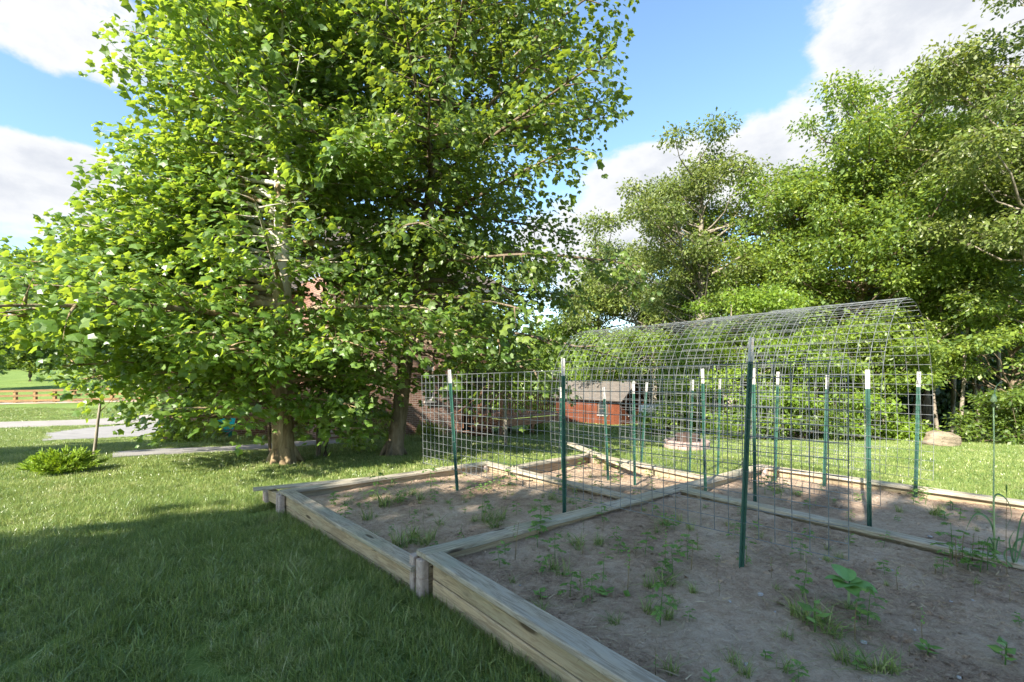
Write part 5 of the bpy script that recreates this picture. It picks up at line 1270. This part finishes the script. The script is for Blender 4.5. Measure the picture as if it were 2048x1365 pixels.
# dead leaf and broken weed on the soil
p = wp_soil(1148, 1210, 'near'); me = leaf_mesh('dry_leaf', np.array([[0, 0, .006]]), np.array([[1., .3, .05]]), np.array([.09]), T5, np.random.default_rng(1), .2); o = link('dry_leaf', me, M['straw'], None, p)
tag(o, 'curled tan dry leaf on the soil of the nearest bed', 'leaf')
p = wp_soil(1215, 1190, 'near'); rs = np.random.default_rng(3); a = rs.uniform(0, 6.28, 7); me = leaf_mesh('wilted_leaves', np.column_stack([rs.normal(0, .03, 7), rs.normal(0, .02, 7), np.full(7, .02)]), np.column_stack([np.cos(a), np.sin(a), rs.normal(.1, .1, 7)]), rs.uniform(.06, .1, 7), TQ, rs, .6); o = link('wilted_plant', me, M['weed'], None, p)
tag(o, 'wilted flat green seedling lying on the nearest bed', 'seedling')
# big seedling
p = wp_soil(1697, 1211, 'near'); sd = empty('seedling', p); tag(sd, 'largest pale green broad-leaved seedling standing alone in the nearest bed', 'seedling')
k = 85/F*p.y/.2
mb = MB(); mb.tube([(0, 0, -.01), (.002, 0, .06*k), (.006, 0, .115*k)], [.006*k, .005*k, .004*k], 8); mb.build('stem', M['stalk'], sd, True)
def bigleaf(az_, el_, L, W, z0, cup=.25, droopv=.35):
    mb = MB(); n, m_ = 8, 6; vs = []
    for i in range(n+1):
        t = i/n; wv = W*(math.sin(math.pi*min(1, t**.8*1.0))**.75)*(1 if t < 1 else 0)
        for j in range(m_+1):
            s = j/m_*2-1; x = L*t; z = L*(math.sin(el_)*t-droopv*t*t)+cup*abs(s)*wv+.004*math.sin(t*14)*(1-abs(s)); vs.append((x*math.cos(el_*.6), s*wv, z))
    fs = [(i*(m_+1)+j, (i+1)*(m_+1)+j, (i+1)*(m_+1)+j+1, i*(m_+1)+j+1) for i in range(n) for j in range(m_)]
    mb.add(vs, fs); me = mb.mesh('leaf', True); a = me.attributes.new('tint', 'FLOAT', 'POINT'); a.data.foreach_set('value', [.5+.08*math.sin(v[0]*60) for v in vs])
    o = link('leaf', me, M['broad'], sd, (0, 0, z0)); o.rotation_euler[2] = az_; return o
for az_, el_, L, W, z0 in ((2.0, 1.1, .10, .030, .11), (1.1, .95, .085, .026, .11), (3.6, .35, .095, .034, .10), (5.3, .35, .12, .036, .10), (4.4, .1, .08, .032, .10), (3.0, .5, .11, .022, .105), (5.0, .0, .05, .022, .075), (.2, .6, .07, .028, .105)):
    bigleaf(az_, el_, L*k, W*k*1.35, z0*k)
# garlic scape
p = wp_soil(1990, 1120, 'near'); gp = p
gar = empty('garlic_plant', p); tag(gar, 'tall garlic with a pale bulb on a curved stalk at the right edge', 'garlic plant')
D = p.y; q = lambda px, py, dd=0: WD(px, py, D+dd)-p
mb = MB(); mb.tube([q(1990, 1130), q(1988, 1060), q(1987, 980), q(1988, 900), q(1987, 812)], [.0065, .006, .0048, .0042, .004], 8); mb.build('stalk', M['stalk'], gar, True)
mb = MB(); mb.tube([q(1987, 815), q(1987, 810), q(1987, 803), q(1988, 795), q(1989, 788)], [.005, .017, .021, .014, .005], 12); mb.build('bulb', M['stalk'], gar, True)
mb = MB(); mb.tube([q(1989, 790), q(1990, 780), q(1993, 772), q(1999, 766), q(2006, 763)], [.004, .003, .0022, .0016, .0008], 8); mb.build('beak', M['stalk'], gar, True)
def strap(pts, w0, parent, name='leaf'):
    pts = [Vector(x) for x in pts]; mb = MB(); n = len(pts)
    # smooth the line
    P_ = []
    for i in range(n-1):
        p0, p1, p2, p3 = pts[max(0, i-1)], pts[i], pts[i+1], pts[min(n-1, i+2)]
        for t in (0, .25, .5, .75): P_.append(.5*((2*p1)+(p2-p0)*t+(2*p0-5*p1+4*p2-p3)*t*t+(3*p1-p0-3*p2+p3)*t**3))
    P_.append(pts[-1]); m_ = len(P_)
    for i, a in enumerate(P_):
        t = i/(m_-1); d = (P_[min(i+1, m_-1)]-P_[max(i-1, 0)]).normalized(); s = d.cross(Vector((.3, -1, .2))).normalized(); n_ = s.cross(d)
        w_ = w0*(1-t**2.2)*(.5+.5*min(1, t*4)); mb.v += [tuple(a-s*w_+n_*w_*.4), tuple(a), tuple(a+s*w_+n_*w_*.4)]
    for i in range(m_-1):
        for j in (0, 1): mb.f.append((i*3+j, (i+1)*3+j, (i+1)*3+j+1, i*3+j+1))
    me = mb.mesh(name, True); a = me.attributes.new('tint', 'FLOAT', 'POINT'); a.data.foreach_set('value', [rnd.random()*.1+.4]*len(mb.v)); return link(name, me, M['garlic'], parent)
strap([q(1989, 1110), q(1985, 1060), q(1972, 1035), q(1952, 1028), q(1938, 1045), q(1928, 1075)], .010, gar)
strap([q(1988, 1100), q(1986, 1040), q(1988, 995), q(2000, 990), q(2016, 1005), q(2022, 1035), q(2005, 1065)], .008, gar)
strap([q(1988, 1120), q(1980, 1090), q(1976, 1110), q(1972, 1135)], .008, gar)
strap([q(1989, 1120), q(1993, 1085), q(1998, 1075), q(2000, 1100)], .009, gar)
strap([q(1989, 1125), q(1986, 1095), q(1978, 1075), q(1974, 1095)], .010, gar)
p = wp_soil(2030, 1135, 'near'); gar2 = empty('garlic_plant', p); tag(gar2, 'leaning leafy garlic plant cut by the right edge of the picture', 'garlic plant'); D = p.y
q = lambda px, py, dd=0: WD(px, py, D+dd)-p
for pl in ([(2028, 1130), (2032, 1080), (2042, 1035), (2058, 1015)], [(2030, 1130), (2042, 1090), (2052, 1050), (2062, 1040)], [(2028, 1130), (2020, 1100), (2018, 1080), (2030, 1060)], [(2026, 1135), (2010, 1120), (2008, 1105), (2020, 1098), (2040, 1110), (2046, 1140)], [(2028, 1130), (2022, 1110), (2030, 1085), (2045, 1080), (2052, 1110)]):
    strap([q(a, b) for a, b in pl], .011, gar2)
p = wp_soil(2014, 1150, 'near'); D = p.y; q = lambda px, py, dd=0: WD(px, py, D+dd)-p; tall = empty('seed_stalk', p); tag(tall, 'thin brown flower stalk between the two garlic plants', 'weed')
mb = MB(); mb.tube([q(2014, 1150), q(2012, 1080), q(2013, 985)], [.0022, .0018, .001], 5); mb.build('stem', M['twig'], tall)
mb = MB(); mb.tube([q(2013, 990), q(2013, 975), q(2012, 968)], [.001, .005, .001], 6); mb.build('seed_head', M['weed'], tall)
